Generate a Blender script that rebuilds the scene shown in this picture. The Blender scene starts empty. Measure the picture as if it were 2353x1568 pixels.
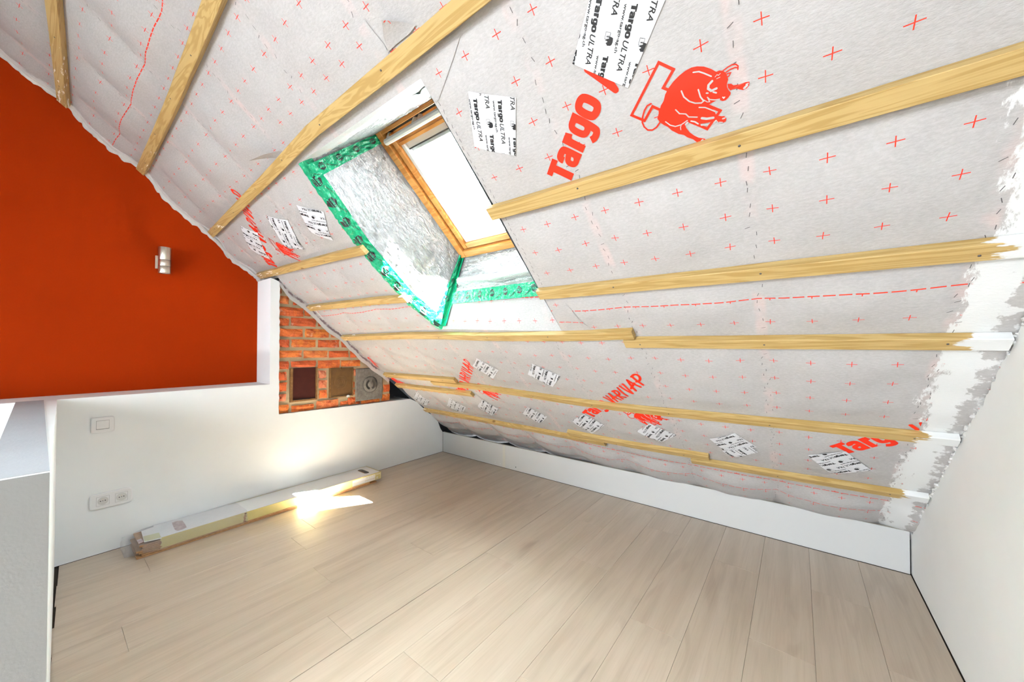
import bpy, bmesh, math, random
from math import sin, cos, pi, radians, atan, hypot
from mathutils.geometry import tessellate_polygon
from mathutils import Vector, Matrix, noise as mnoise
random.seed(7)

# ------------------------------------------------------------------ camera, world, sun, exposure
IW, IH = 2353.0, 1568.0
FPX = 843.36677
YAW, PITCH, ROLL = radians(37.81922), radians(0.73125), radians(0.04493)
CAM = Vector((2.91289, -2.57925, 1.1))
fw = Vector((-sin(YAW)*cos(PITCH), cos(YAW)*cos(PITCH), sin(PITCH)))
rt = fw.cross(Vector((0, 0, 1))).normalized()
up = rt.cross(fw)
rt, up = cos(ROLL)*rt + sin(ROLL)*up, -sin(ROLL)*rt + cos(ROLL)*up

scene = bpy.context.scene
COL = scene.collection
cd = bpy.data.cameras.new('camera'); cam = bpy.data.objects.new('camera', cd); COL.objects.link(cam)
cd.sensor_fit = 'HORIZONTAL'; cd.sensor_width = 36.0; cd.lens = 36.0*FPX/IW; cd.clip_start = 0.02
m = Matrix((rt, up, -fw)).transposed().to_4x4(); m.translation = CAM
cam.matrix_world = m
scene.camera = cam
cy = scene.cycles; cy.max_bounces = 6; cy.diffuse_bounces = 3; cy.glossy_bounces = 2; cy.adaptive_threshold = .08
cy.caustics_reflective = False; cy.caustics_refractive = False

WORLD_STRENGTH = 19.0
SUN_ENERGY = 900.0
EXPOSURE = 1.48
w = bpy.data.worlds.new('world'); scene.world = w; w.use_nodes = True
bg = w.node_tree.nodes['Background']
bg.inputs[0].default_value = (0.85, 0.935, 1.0, 1); bg.inputs[1].default_value = WORLD_STRENGTH

SUN_DIR = Vector((-0.71, -0.015, -1.0)).normalized()
sd = bpy.data.lights.new('sun', 'SUN'); sd.energy = SUN_ENERGY; sd.angle = radians(0.6); sd.color = (1.0, 0.99, 0.97)
so = bpy.data.objects.new('sun', sd); COL.objects.link(so); so.location = (4, -1.3, 5)
so.rotation_euler = SUN_DIR.to_track_quat('-Z', 'Y').to_euler()

vs = scene.view_settings
vs.view_transform = 'Standard'; vs.look = 'None'; vs.exposure = EXPOSURE; vs.gamma = 1.0; vs.use_curve_mapping = False

# ------------------------------------------------------------------ roof geometry helpers
A0, SL = .215, .84
ANG = atan(SL); CS, SN = cos(ANG), sin(ANG)
NP = Vector((0, SN, CS))            # normal of the roof slope, pointing up and out
RL = 3.3416                         # inner length of the room along x
XR = -.25                           # recessed gable wall

def ss(t):
    t = min(1., max(0., t)); return t*t*(3-2*t)
def wdev(u, v):                     # the old roof is not quite flat: it rises towards the gable
    return .055*ss((2.3-u)/1.5) + .035*ss((2.0-u)/1.6)*ss((v-2.2)/.9)
def RP(u, v, off=0.):               # point of the ideal roof plane, off = towards the room
    return Vector((u, -v*CS, A0+v*SN)) - NP*off
def MP(u, v, off=0.):               # point of the real (slightly warped) roof surface
    return RP(u, v, off - wdev(u, v))

def ray(x, y):
    return (x-IW/2)/FPX*rt - (y-IH/2)/FPX*up + fw
def hit(x, y, n, d):
    r = ray(x, y); n = Vector(n); return CAM + r*((d - n.dot(CAM))/n.dot(r))
def uvp(x, y, off=0.):              # photo pixel -> (u, v) on the roof plane
    P = hit(x, y, NP, A0*CS - off) + NP*off
    return P.x, -P.y*CS + (P.z-A0)*SN
def sv(x, y, off=0.):               # photo pixel -> (u, v) on the real roof surface
    o = off
    for i in range(10):
        q = uvp(x, y, o); o = off - wdev(*q)
    return q
def onx(x, y, X): return hit(x, y, (1, 0, 0), X)
def onz(x, y, Z): return hit(x, y, (0, 0, 1), Z)

# ------------------------------------------------------------------ object helpers
def set_props(o, label=None, cat=None, group=None, kind=None):
    if label: o['label'] = label
    if cat: o['category'] = cat
    if group: o['group'] = group
    if kind: o['kind'] = kind
    return o
def thing(name, loc, label=None, cat=None, group=None, kind=None):
    o = bpy.data.objects.new(name, None); COL.objects.link(o); o.location = loc
    o.empty_display_size = .05
    return set_props(o, label, cat, group, kind)
def wloc(o):
    v = Vector(o.location)
    while o.parent: o = o.parent; v += Vector(o.location)
    return v
def mobj(name, verts, faces, mat, parent=None, smooth=False, uv=None, **pr):
    me = bpy.data.meshes.new(name)
    if parent:
        o0 = wloc(parent); verts = [Vector(p)-o0 for p in verts]
    me.from_pydata([tuple(p) for p in verts], [], faces); me.update()
    if smooth:
        for p in me.polygons: p.use_smooth = True
    if uv:
        L = me.uv_layers.new(name='UVMap')
        for lp in me.loops: L.data[lp.index].uv = uv[lp.vertex_index]
    o = bpy.data.objects.new(name, me); COL.objects.link(o)
    if mat: me.materials.append(mat)
    if parent: o.parent = parent
    return set_props(o, **pr)
def bobj(name, bm, mat, parent=None, smooth=False, **pr):
    me = bpy.data.meshes.new(name)
    if parent: bmesh.ops.translate(bm, verts=bm.verts, vec=-wloc(parent))
    bm.to_mesh(me); bm.free()
    if smooth:
        for p in me.polygons: p.use_smooth = True
    o = bpy.data.objects.new(name, me); COL.objects.link(o)
    if mat: me.materials.append(mat)
    if parent: o.parent = parent
    return set_props(o, **pr)
def bm_box(bm, x0, x1, y0, y1, z0, z1, bevel=0., seg=1):
    r = bmesh.ops.create_cube(bm, size=1)
    vs_ = r['verts']
    for v in vs_:
        v.co = Vector((x0+(v.co.x+.5)*(x1-x0), y0+(v.co.y+.5)*(y1-y0), z0+(v.co.z+.5)*(z1-z0)))
    if bevel:
        es = list({e for v in vs_ for e in v.link_edges})
        bmesh.ops.bevel(bm, geom=es, offset=bevel, segments=seg, affect='EDGES', profile=.5)
def box(name, x0, x1, y0, y1, z0, z1, mat, parent=None, bevel=0., seg=1, **pr):
    bm = bmesh.new(); bm_box(bm, x0, x1, y0, y1, z0, z1, bevel, seg)
    return bobj(name, bm, mat, parent, **pr)
def prism(name, pts, vec, mat, parent=None, **pr):      # closed outline extruded by vec
    bm = bmesh.new(); vec = Vector(vec)
    a = [bm.verts.new(p) for p in pts]; b = [bm.verts.new(Vector(p)+vec) for p in pts]
    n = len(pts)
    for t in tessellate_polygon([[Vector(p) for p in pts]]):
        bm.faces.new([a[i] for i in t]); bm.faces.new([b[i] for i in t[::-1]])
    for i in range(n): bm.faces.new((a[i], b[i], b[(i+1) % n], a[(i+1) % n]))
    bmesh.ops.recalc_face_normals(bm, faces=bm.faces)
    return bobj(name, bm, mat, parent, **pr)
def obox(name, o, ax, ay, az, mat, parent=None, bevel=0., **pr):   # box from corner o and three edge vectors
    bm = bmesh.new(); bmesh.ops.create_cube(bm, size=1)
    o, ax, ay, az = map(Vector, (o, ax, ay, az))
    for v in bm.verts: v.co = o + ax*(v.co.x+.5) + ay*(v.co.y+.5) + az*(v.co.z+.5)
    bmesh.ops.recalc_face_normals(bm, faces=bm.faces)
    if bevel: bmesh.ops.bevel(bm, geom=list(bm.edges), offset=bevel, segments=1, affect='EDGES')
    return bobj(name, bm, mat, parent, **pr)
def lathe(name, prof, origin, axis, mat, parent=None, n=32, smooth=True, **pr):
    axis = Vector(axis).normalized(); q = Vector((0, 0, 1)).rotation_difference(axis); O = Vector(origin)
    vs_, fs = [], []
    for r, h in prof:
        for k in range(n):
            a = 2*pi*k/n; vs_.append(O + q @ Vector((r*cos(a), r*sin(a), h)))
    for i in range(len(prof)-1):
        for k in range(n):
            fs.append((i*n+k, i*n+(k+1) % n, (i+1)*n+(k+1) % n, (i+1)*n+k))
    o = mobj(name, vs_, fs, mat, parent, smooth, **pr)
    return o

# ------------------------------------------------------------------ materials
class NB:
    def __init__(s, name):
        s.m = bpy.data.materials.new(name); s.m.use_nodes = True
        s.t = s.m.node_tree; s.b = s.t.nodes['Principled BSDF']; s.out = s.t.nodes['Material Output']
    def n(s, typ, **kw):
        x = s.t.nodes.new(typ)
        for k, v in kw.items(): setattr(x, k, v)
        return x
    def put(s, sock, v):
        if hasattr(v, 'is_linked') or isinstance(v, bpy.types.NodeSocket): s.t.links.new(v, sock)
        elif isinstance(v, (tuple, list)): sock.default_value = tuple(v) + ((1,) if len(v) == 3 and len(sock.default_value) == 4 else ())
        else: sock.default_value = v
    def f(s, op, a, b=None, c=None):
        x = s.n('ShaderNodeMath', operation=op)
        s.put(x.inputs[0], a)
        if b is not None: s.put(x.inputs[1], b)
        if c is not None: s.put(x.inputs[2], c)
        return x.outputs[0]
    def add(s, a, b): return s.f('ADD', a, b)
    def sub(s, a, b): return s.f('SUBTRACT', a, b)
    def mul(s, a, b): return s.f('MULTIPLY', a, b)
    def lt(s, a, b): return s.f('LESS_THAN', a, b)
    def gt(s, a, b): return s.f('GREATER_THAN', a, b)
    def mx(s, a, b): return s.f('MAXIMUM', a, b)
    def smooth(s, v, lo, hi):
        x = s.n('ShaderNodeMapRange', interpolation_type='SMOOTHSTEP')
        s.put(x.inputs[0], v); s.put(x.inputs[1], lo); s.put(x.inputs[2], hi); return x.outputs[0]
    def sel(s, c, a, b):            # c ? a : b
        return s.add(s.mul(c, a), s.mul(s.sub(1., c), b))
    def obj(s): return s.n('ShaderNodeTexCoord').outputs['Object']
    def pos(s): return s.n('ShaderNodeNewGeometry').outputs['Position']
    def uv(s): return s.n('ShaderNodeTexCoord').outputs['UV']
    def xyz(s, v):
        x = s.n('ShaderNodeSeparateXYZ'); s.put(x.inputs[0], v); return x.outputs[0], x.outputs[1], x.outputs[2]
    def map(s, v, scale=(1, 1, 1), loc=(0, 0, 0), rot=(0, 0, 0)):
        x = s.n('ShaderNodeMapping'); s.put(x.inputs[0], v)
        x.inputs[1].default_value = loc; x.inputs[2].default_value = rot; x.inputs[3].default_value = scale; return x.outputs[0]
    def noise(s, v, scale, detail=3, rough=.55, dist=0.):
        x = s.n('ShaderNodeTexNoise'); s.put(x.inputs['Vector'], v)
        x.inputs['Scale'].default_value = scale; x.inputs['Detail'].default_value = detail
        x.inputs['Roughness'].default_value = rough; x.inputs['Distortion'].default_value = dist
        return x.outputs[0]
    def mix(s, fac, a, b, mode='MIX'):
        x = s.n('ShaderNodeMix', data_type='RGBA', blend_type=mode)
        s.put(x.inputs[0], fac); s.put(x.inputs[6], a); s.put(x.inputs[7], b); return x.outputs[2]
    def ramp(s, v, stops):
        x = s.n('ShaderNodeValToRGB'); s.put(x.inputs[0], v)
        e = x.color_ramp.elements
        while len(e) < len(stops): e.new(.5)
        for k, (p, c) in enumerate(stops): e[k].position = p; e[k].color = tuple(c)+(1,)
        return x.outputs[0]
    def bump(s, h, strength=.3, dist=.005):
        x = s.n('ShaderNodeBump'); s.put(x.inputs['Height'], h)
        x.inputs['Strength'].default_value = strength; x.inputs['Distance'].default_value = dist
        s.t.links.new(x.outputs[0], s.b.inputs['Normal'])
    def rand(s): return s.n('ShaderNodeObjectInfo').outputs['Random']
    def fin(s, col, rough=.5, metal=0., spec=.5):
        s.put(s.b.inputs['Base Color'], col); s.put(s.b.inputs['Roughness'], rough)
        s.put(s.b.inputs['Metallic'], metal); s.put(s.b.inputs['Specular IOR Level'], spec)
        return s.m
def simple(name, col, rough=.5, metal=0., spec=.5): return NB(name).fin(col, rough, metal, spec)

def m_wall(name, col, rough=.75, bump=.12, dirt=.05):
    b = NB(name); p = b.pos()
    n1 = b.noise(p, 2.2, 4); n2 = b.noise(p, 160, 2)
    c = b.mix(b.smooth(n1, .3, .75), col, tuple(x*(1-dirt) for x in col))
    b.bump(b.add(b.mul(n2, .5), b.noise(p, 25, 3)), bump, .002)
    return b.fin(c, rough, spec=.3)
M_WHITE = m_wall('white_plaster_paint', (.915, .935, .945))
M_WHITE_R = m_wall('cream_plaster_paint', (.86, .86, .84))
M_RED = m_wall('rust_red_paint', (.36, .027, .0), .8, .25, .08); M_RED.node_tree.nodes['Principled BSDF'].inputs['Specular IOR Level'].default_value = .08
M_GREYP = m_wall('grey_skim_coat', (.25, .245, .24), .8, .3, .1)
M_DARK = simple('dark_void', (.012, .012, .013), .9)  # near-black of the added backing panels, in place of unlit space
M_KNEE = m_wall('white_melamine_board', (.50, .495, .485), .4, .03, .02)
M_EDGE = simple('chipboard_edge', (.45, .40, .33), .7)
M_RUBBLE = m_wall('raw_plaster', (.62, .60, .58), .9, .6, .25)

def m_membrane():
    b = NB('vapour_membrane'); u, v, _ = b.xyz(b.uv())
    uv = b.uv(); P = .1013; PV = .1006
    vb = b.add(1.604, b.mul(b.smooth(u, 2.0, 1.25), .07))
    isA = b.gt(v, vb); isC = b.gt(v, 3.1); isD = b.lt(v, .29)
    u0 = b.sel(isC, .619, b.sel(isA, 2.867, b.sel(isD, 2.873, 2.848)))
    v0 = b.sel(isC, 3.32, b.sel(isA, 2.013, b.sel(isD, .05, 1.298)))
    def grid(x, x0, p):
        q = b.f('FRACT', b.add(b.f('DIVIDE', b.sub(x, x0), p), 100.5)); return b.mul(b.f('ABSOLUTE', b.sub(q, .5)), p)
    wob = b.mul(b.sub(b.noise(uv, 7, 2), .5), .012)
    fu = grid(b.add(u, wob), u0, P); fv = grid(b.add(v, wob), v0, PV)
    cross = b.mx(b.mul(b.lt(fu, .0130), b.lt(fv, .0010)), b.mul(b.lt(fv, .0112), b.lt(fu, .0010)))
    edge_free = b.gt(b.f('ABSOLUTE', b.sub(v, vb)), .03)
    cross = b.mul(cross, edge_free)
    wl = b.mul(b.sub(b.noise(b.map(uv, (1, 0, 0)), 3, 2), .5), .02)
    red = cross
    for lv in (vb, 3.1, .29, .175):
        d = b.sub(b.add(v, wl), lv)
        dash = b.mul(b.lt(b.f('ABSOLUTE', d), .0019), b.lt(b.f('FRACT', b.add(b.f('DIVIDE', u, P/3), 100.)), .80))
        tick = b.mul(b.lt(fu, .0012), b.mul(b.lt(d, 0.), b.gt(d, -.008)))
        red = b.mx(red, b.mx(dash, tick))
    # fibrous base colour
    base = b.mix(b.noise(uv, 14, 5, .65), (.34, .32, .31), (.455, .435, .425))
    fib = b.noise(b.map(uv, (1, 2.2, 1)), 80, 3, .75)
    base = b.mix(b.mul(b.smooth(fib, .35, .7), .55), base, (.50, .485, .48))
    # rafter bands faintly showing through
    ru = grid(u, 2.822, .41)
    band = b.mul(b.smooth(ru, .022, .008), b.smooth(b.noise(uv, 9, 3), .42, .7))
    base = b.mix(b.mul(band, .28), base, (.78, .50, .46))
    # glue lines of the overlaps
    wav = b.mul(b.sub(b.noise(b.map(uv, (1, .1, 1)), 5, 4), .5), .05)
    for off in (b.add(vb, .05), .235, 3.03):
        dd = b.f('ABSOLUTE', b.sub(b.add(v, wav), off))
        g = b.mul(b.smooth(dd, .004, .0), b.smooth(b.noise(uv, 11, 2), .35, .6))
        base = b.mix(b.mul(g, .45), base, (.36, .35, .37))
        g2 = b.mul(b.smooth(dd, .03, .0), .12); base = b.mix(g2, base, (.45, .42, .42))
    col = b.mix(red, base, b.mix(b.noise(uv, 60, 2), (.80, .012, .0), (.72, .06, .02)))
    # filler smeared from the gable walls on to the sheet
    pn = b.noise(b.map(uv, (14, 5, 1), rot=(0, 0, .5)), 1., 6, .72)
    pr = b.smooth(b.add(u, b.mul(b.sub(pn, .5), .22)), 3.232, 3.245)
    pr = b.mul(pr, b.smooth(b.add(b.noise(uv, 18, 4, .7), b.smooth(u, 3.33, 3.22)), .52, .60))
    pl = b.smooth(b.add(u, b.mul(b.sub(pn, .5), .14)), b.sel(b.gt(v, 2.05), -.20, .015), b.sel(b.gt(v, 2.05), -.215, .0))
    pm = b.mx(pr, pl)
    col = b.mix(pm, col, (.68, .68, .67))
    b.bump(fib, .35, .003)
    return b.fin(col, .55, spec=.35)
M_MEMB = m_membrane()
def m_wood(name, c0, c1, ckn, axis_scale, rough=.55, plaster=False, knots=True):
    b = NB(name); p = b.obj()
    r = b.mul(b.rand(), 37.)
    q = b.n('ShaderNodeVectorMath', operation='ADD'); b.put(q.inputs[0], b.map(p, axis_scale)); b.put(q.inputs[1], r); q = q.outputs[0]
    rings = b.f('SINE', b.mul(b.noise(q, 1.3, 3, .5, .8), 42.))
    c = b.mix(b.smooth(rings, -.5, 1.), c0, c1)
    c = b.mix(b.mul(b.noise(q, 9, 4), .45), c, c1)
    if knots:
        vo = b.n('ShaderNodeTexVoronoi'); q2 = b.n('ShaderNodeVectorMath', operation='ADD')
        b.put(q2.inputs[0], p); b.put(q2.inputs[1], r)
        b.put(vo.inputs['Vector'], b.map(q2.outputs[0], (3.2, 6, 6))); vo.inputs['Scale'].default_value = 1.
        k = b.smooth(vo.outputs['Distance'], .085, .03)
        c = b.mix(b.mul(k, .85), c, ckn)
    if plaster:
        pp = b.pos(); px, _, _2 = b.xyz(pp)
        pn = b.noise(b.map(pp, (6, 30, 30)), 1., 5, .7)
        msk = b.smooth(b.add(px, b.mul(b.sub(pn, .5), .2)), 3.255, 3.262)
        c = b.mix(msk, c, (.68, .68, .67))
        pn2 = b.smooth(b.add(b.noise(b.map(pp, (9, 60, 60)), 1., 4, .7), b.mul(b.smooth(px, .5, .0), .12)), .70, .76)
        c = b.mix(b.mul(pn2, b.smooth(px, .75, .2)), c, (.84, .80, .72))
    b.bump(b.mul(rings, 1.), .12, .001)
    return b.fin(c, rough, spec=.3)
M_BATTEN = m_wood('pine_batten_wood', (.50, .35, .145), (.385, .245, .082), (.16, .075, .02), (1.2, 22, 22), plaster=True)
M_PINE = m_wood('lacquered_window_pine', (.72, .36, .11), (.58, .24, .055), (.3, .1, .03), (1.0, 9, 9), .3, knots=False)
def m_floor():
    b = NB('pale_oak_laminate'); p = b.obj(); r = b.mul(b.rand(), 53.)
    q = b.n('ShaderNodeVectorMath', operation='ADD'); b.put(q.inputs[0], p); b.put(q.inputs[1], r); q = q.outputs[0]
    g1 = b.noise(b.map(q, (16, 1.0, 1)), 1., 5, .62, .5)
    g2 = b.noise(b.map(q, (150, 4, 1)), 1., 3, .6)
    cat = b.f('SINE', b.mul(b.noise(b.map(q, (5.0, .8, 1)), 1., 2, .4, .4), 46.))
    c = b.ramp(g1, [(.25, (.41, .325, .24)), (.5, (.515, .415, .318)), (.75, (.58, .48, .38))])
    c = b.mix(b.mul(b.smooth(g2, .45, .75), .35), c, (.395, .30, .22))
    c = b.mix(b.mul(b.mul(b.smooth(cat, .3, 1.), b.smooth(b.noise(b.map(q, (6, .9, 1)), 1., 2), .5, .68)), .35), c, (.34, .25, .18))
    kn = b.smooth(b.noise(b.map(q, (9, 1.7, 1)), 1.0, 2, .5), .685, .80)
    c = b.mix(b.mul(kn, .7), c, (.25, .18, .135))
    c = b.mix(b.mul(b.rand(), .16), c, (.58, .485, .385))
    b.bump(g2, .06, .001)
    b.put(b.b.inputs['Coat Weight'], .45); b.put(b.b.inputs['Coat Roughness'], .30)
    return b.fin(c, b.add(.36, b.mul(g2, .12)), spec=.5)
M_FLOOR = m_floor()
def m_foil():
    b = NB('crinkled_aluminium_foil'); p = b.uv()
    def ridge(sc, k):
        q = b.map(p, sc); n = b.noise(q, 1., 3, .55, 1.2)
        return b.smooth(b.f('ABSOLUTE', b.sub(n, .5)), k, .0)
    r1 = ridge((46, 9, 1), .035); r2 = ridge((80, 22, 1), .03)
    h = b.add(b.add(b.mul(r1, 1.), b.mul(r2, .5)), b.mul(b.noise(p, 160, 3), .45))
    b.bump(h, .8, .008)
    return b.fin((.58, .59, .61), .36, .8)
M_FOIL = m_foil()
def m_tape():
    b = NB('green_sealing_tape'); p = b.obj()
    b.bump(b.noise(b.map(p, (1, 1, 1)), 45, 3, .6, 1.2), .8, .008)
    c = b.mix(b.noise(p, 9, 3), (.0, .30, .135), (.005, .42, .20))
    return b.fin(c, .22, spec=.6)
M_TAPE = m_tape()
M_BLACKP = simple('black_print', (.012, .012, .014), .5)
M_REDP = simple('red_print', (.80, .02, .0), .6)
M_PAPER = simple('white_tape_paper', (.64, .64, .66), .45)
M_ALU = simple('grey_aluminium', (.60, .62, .63), .35, .4)
M_WPLAST = simple('white_plastic', (.84, .84, .85), .3)
M_GASK_SHADE = simple('gasket_and_gap_shade', (.02, .018, .016), .6)  # also the darkness put into gaps, slots and holes
M_STEEL = simple('staple_steel', (.10, .095, .095), .5, .4)
def m_brick():
    b = NB('orange_red_brick'); p = b.obj(); r = b.rand()
    q = b.n('ShaderNodeVectorMath', operation='ADD'); b.put(q.inputs[0], p); b.put(q.inputs[1], b.mul(r, 31.)); q = q.outputs[0]
    base = b.ramp(r, [(0., (.44, .085, .028)), (.45, (.56, .13, .035)), (.8, (.60, .19, .04)), (1., (.52, .20, .12))])
    n = b.noise(q, 26, 5, .65)
    c = b.mix(b.smooth(n, .35, .75), base, (.30, .055, .022))
    c = b.mix(b.mul(b.smooth(b.noise(q, 15, 4, .6), .60, .74), .55), c, (.70, .47, .36))
    c = b.mix(b.smooth(b.noise(q, 60, 2), .70, .76), c, (.12, .05, .03))
    b.bump(b.add(n, b.mul(b.noise(q, 90, 3), .5)), .8, .006)
    return b.fin(c, .85, spec=.2)
M_BRICK = m_brick()
M_MORT = m_wall('sandy_mortar', (.47, .37, .23), .95, 1., .40)
def m_mottle(name, c0, c1, sc, rough, metal=0., bump=.3, spec=.18):
    b = NB(name); p = b.pos(); n = b.noise(p, sc, 5, .65)
    b.bump(n, bump, .003); return b.fin(b.mix(b.smooth(n, .3, .7), c0, c1), rough, metal, spec)
M_DOOR1 = m_mottle('dark_maroon_sheet', (.030, .006, .004), (.042, .009, .006), 20, .5, 0, .05)
M_DOOR2 = m_mottle('brown_painted_cast_iron', (.105, .055, .020), (.085, .042, .016), 40, .5, .0, .1)
M_RUST = m_mottle('rusty_door_rim', (.11, .055, .02), (.19, .10, .035), 50, .7, .1, .3)
M_CEM = m_mottle('grey_cement', (.10, .092, .082), (.15, .14, .125), 45, .9, 0, .6)
def m_brushed():
    b = NB('brushed_steel'); p = b.obj()
    n = b.noise(b.map(p, (120, 120, 6)), 1., 3)
    return b.fin(b.mix(n, (.62, .57, .50), (.75, .70, .62)), .3, 1.)
M_BRUSH = m_brushed()
M_GOLD = m_mottle('gold_carton', (.53, .455, .19), (.58, .50, .225), 8, .5, 0, .05)
M_CARTON = simple('white_carton', (.80, .81, .82), .5)
M_KRAFT = m_mottle('brown_board_edges', (.36, .19, .085), (.47, .27, .13), 60, .7)
M_STICK = m_mottle('faded_sticker_print', (.42, .30, .31), (.62, .52, .52), 50, .5)
M_GOLDP = simple('gold_print', (.42, .28, .06), .5)
def m_clear(name, tint, gl, alpha, rough=.08):
    b = NB(name); t = b.t
    tr = b.n('ShaderNodeBsdfTransparent'); tr.inputs[0].default_value = tint + (1,)
    g = b.n('ShaderNodeBsdfGlossy'); g.inputs['Roughness'].default_value = rough; g.inputs['Color'].default_value = gl + (1,)
    lw = b.n('ShaderNodeLayerWeight'); lw.inputs[0].default_value = .25
    mxs = b.n('ShaderNodeMixShader')
    t.links.new(b.add(b.mul(lw.outputs['Fresnel'], .6), alpha), mxs.inputs[0])
    t.links.new(tr.outputs[0], mxs.inputs[1]); t.links.new(g.outputs[0], mxs.inputs[2])
    t.links.new(mxs.outputs[0], b.out.inputs['Surface'])
    return b.m
M_GLASS = m_clear('window_glass', (.96, .98, .97), (1, 1, 1), .02, .0)
def m_film():
    b = NB('clear_plastic_film'); t = b.t  # thin wrinkled film
    tr = b.n('ShaderNodeBsdfTransparent'); tr.inputs[0].default_value = (.97, .97, .98, 1)
    n = b.noise(b.map(b.obj(), (16, 7, 16), rot=(.4, .3, .2)), 1., 2, .5, 1.5)
    rg = b.smooth(b.f('ABSOLUTE', b.sub(n, .5)), .05, .0)
    b.fin((.93, .93, .95), .3, spec=.2)
    mxs = b.n('ShaderNodeMixShader'); t.links.new(b.add(b.mul(rg, .03), .16), mxs.inputs[0])
    t.links.new(tr.outputs[0], mxs.inputs[1]); t.links.new(b.b.outputs[0], mxs.inputs[2])
    t.links.new(mxs.outputs[0], b.out.inputs['Surface'])
    return b.m
M_FILM = m_film()
M_LENS = simple('frosted_lamp_glass', (.8, .8, .78), .4)
def m_edge_strip():
    b = NB('membrane_strip_with_sealant'); u, v, _ = b.xyz(b.uv())
    p = b.pos(); n = b.noise(p, 40, 4, .7)
    d = b.f('ABSOLUTE', b.sub(b.add(v, b.mul(b.sub(n, .5), .5)), .72))
    k = b.mul(b.smooth(d, .22, .08), b.smooth(b.noise(p, 11, 3), .35, .5))
    return b.fin(b.mix(b.mul(k, .9), (.42, .40, .39), (.08, .04, .05)), .6)
M_STRIP = m_edge_strip()

# ------------------------------------------------------------------ 2-D print helpers (lettering, emblems) mapped on to surfaces
_tc = {}
def text2d(s, bold=0., shear=0., space=1.):
    k = (s, bold, shear, space)
    if k not in _tc:
        c = bpy.data.curves.new('tmp', 'FONT'); c.body = s; c.offset = bold; c.shear = shear; c.resolution_u = 3
        c.space_character = space; c.fill_mode = 'FRONT'
        o = bpy.data.objects.new('tmp', c); COL.objects.link(o)
        dg = bpy.context.evaluated_depsgraph_get(); me = bpy.data.meshes.new_from_object(o.evaluated_get(dg))
        vs_ = [(v.co.x, v.co.y) for v in me.vertices]; fs = [tuple(p.vertices) for p in me.polygons]
        bpy.data.objects.remove(o); bpy.data.curves.remove(c); bpy.data.meshes.remove(me)
        xs = [p[0] for p in vs_]; x0 = min(xs); W = max(xs)-x0
        _tc[k] = ([(p[0]-x0, p[1]) for p in vs_], fs, W)
    return _tc[k]
CAPH = .70
def put_text(s, x, y, W=None, H=.02, ang=0., bold=0., shear=0., space=1.):   # baseline start x,y; cap height H; optional width W
    vs_, fs, w0 = text2d(s, bold, shear, space)
    sy = H/CAPH; sx = (W/w0) if W else sy
    c, t = cos(ang), sin(ang)
    return [(x + c*a*sx - t*b*sy, y + t*a*sx + c*b*sy) for a, b in vs_], fs
def tri_poly(pts):
    return [tuple(p) for p in pts], [tuple(t) for t in tessellate_polygon([[Vector((p[0], p[1], 0)) for p in pts]])]
def ribbon(pts, w, closed=False, cap=True):
    n = len(pts); P = [Vector((p[0], p[1])) for p in pts]; vs_, fs = [], []
    for i in range(n):
        a = P[i-1] if (i > 0 or closed) else P[i]; c = P[(i+1) % n] if (i < n-1 or closed) else P[i]
        d1 = (P[i]-a); d2 = (c-P[i])
        if d1.length < 1e-9: d1 = d2
        if d2.length < 1e-9: d2 = d1
        d1.normalize(); d2.normalize(); t = (d1+d2)
        t = t.normalized() if t.length > 1e-6 else d2
        nrm = Vector((-t.y, t.x)); k = 1/max(.45, nrm.dot(Vector((-d2.y, d2.x))))
        vs_ += [tuple(P[i]+nrm*w/2*k), tuple(P[i]-nrm*w/2*k)]
    for i in range(n if closed else n-1):
        j = (i+1) % n; fs.append((2*i, 2*i+1, 2*j+1, 2*j))
    if cap and not closed:
        for q in (P[0], P[-1]):
            o = len(vs_); K = 10
            vs_ += [(q.x+w/2*cos(2*pi*k/K), q.y+w/2*sin(2*pi*k/K)) for k in range(K)]
            fs.append(tuple(range(o, o+K)))
    return vs_, fs
def xf(shape, fn): return [fn(*p) for p in shape[0]], shape[1]
def merge(shapes):
    vs_, fs = [], []
    for a, b in shapes:
        o = len(vs_); vs_ += list(a); fs += [tuple(i+o for i in f) for f in b]
    return vs_, fs
def clip_refine(shape, clip=None, step=None):
    bm = bmesh.new(); vv = [bm.verts.new((p[0], p[1], 0)) for p in shape[0]]
    for f in shape[1]:
        try: bm.faces.new([vv[i] for i in f])
        except ValueError: pass
    if clip:
        ar = sum(clip[i-1][0]*clip[i][1]-clip[i][0]*clip[i-1][1] for i in range(len(clip)))
        pts = clip if ar > 0 else clip[::-1]
        for i in range(len(pts)):
            a = pts[i-1]; c = pts[i]; d = (c[0]-a[0], c[1]-a[1])
            bmesh.ops.bisect_plane(bm, geom=bm.verts[:]+bm.edges[:]+bm.faces[:], plane_co=(a[0], a[1], 0),
                                   plane_no=(d[1], -d[0], 0), clear_outer=True, dist=1e-7)
    if step and bm.verts:
        for ax in (0, 1):
            lo = min(v.co[ax] for v in bm.verts); hi = max(v.co[ax] for v in bm.verts)
            k = math.ceil(lo/step)
            while k*step < hi:
                co = [0, 0, 0]; co[ax] = k*step; no = [0, 0, 0]; no[ax] = 1
                bmesh.ops.bisect_plane(bm, geom=bm.verts[:]+bm.edges[:]+bm.faces[:], plane_co=co, plane_no=no, dist=1e-7)
                k += 1
    bm.verts.index_update()
    r = [(v.co.x, v.co.y) for v in bm.verts], [tuple(v.index for v in f.verts) for f in bm.faces]
    bm.free(); return r
def print_on(name, shape, fn, mat, parent, clip=None, step=.05, **pr):
    s = clip_refine(shape, clip, step)
    if not s[1]: return None
    return mobj(name, [fn(*p) for p in s[0]], s[1], mat, parent, **pr)

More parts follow.
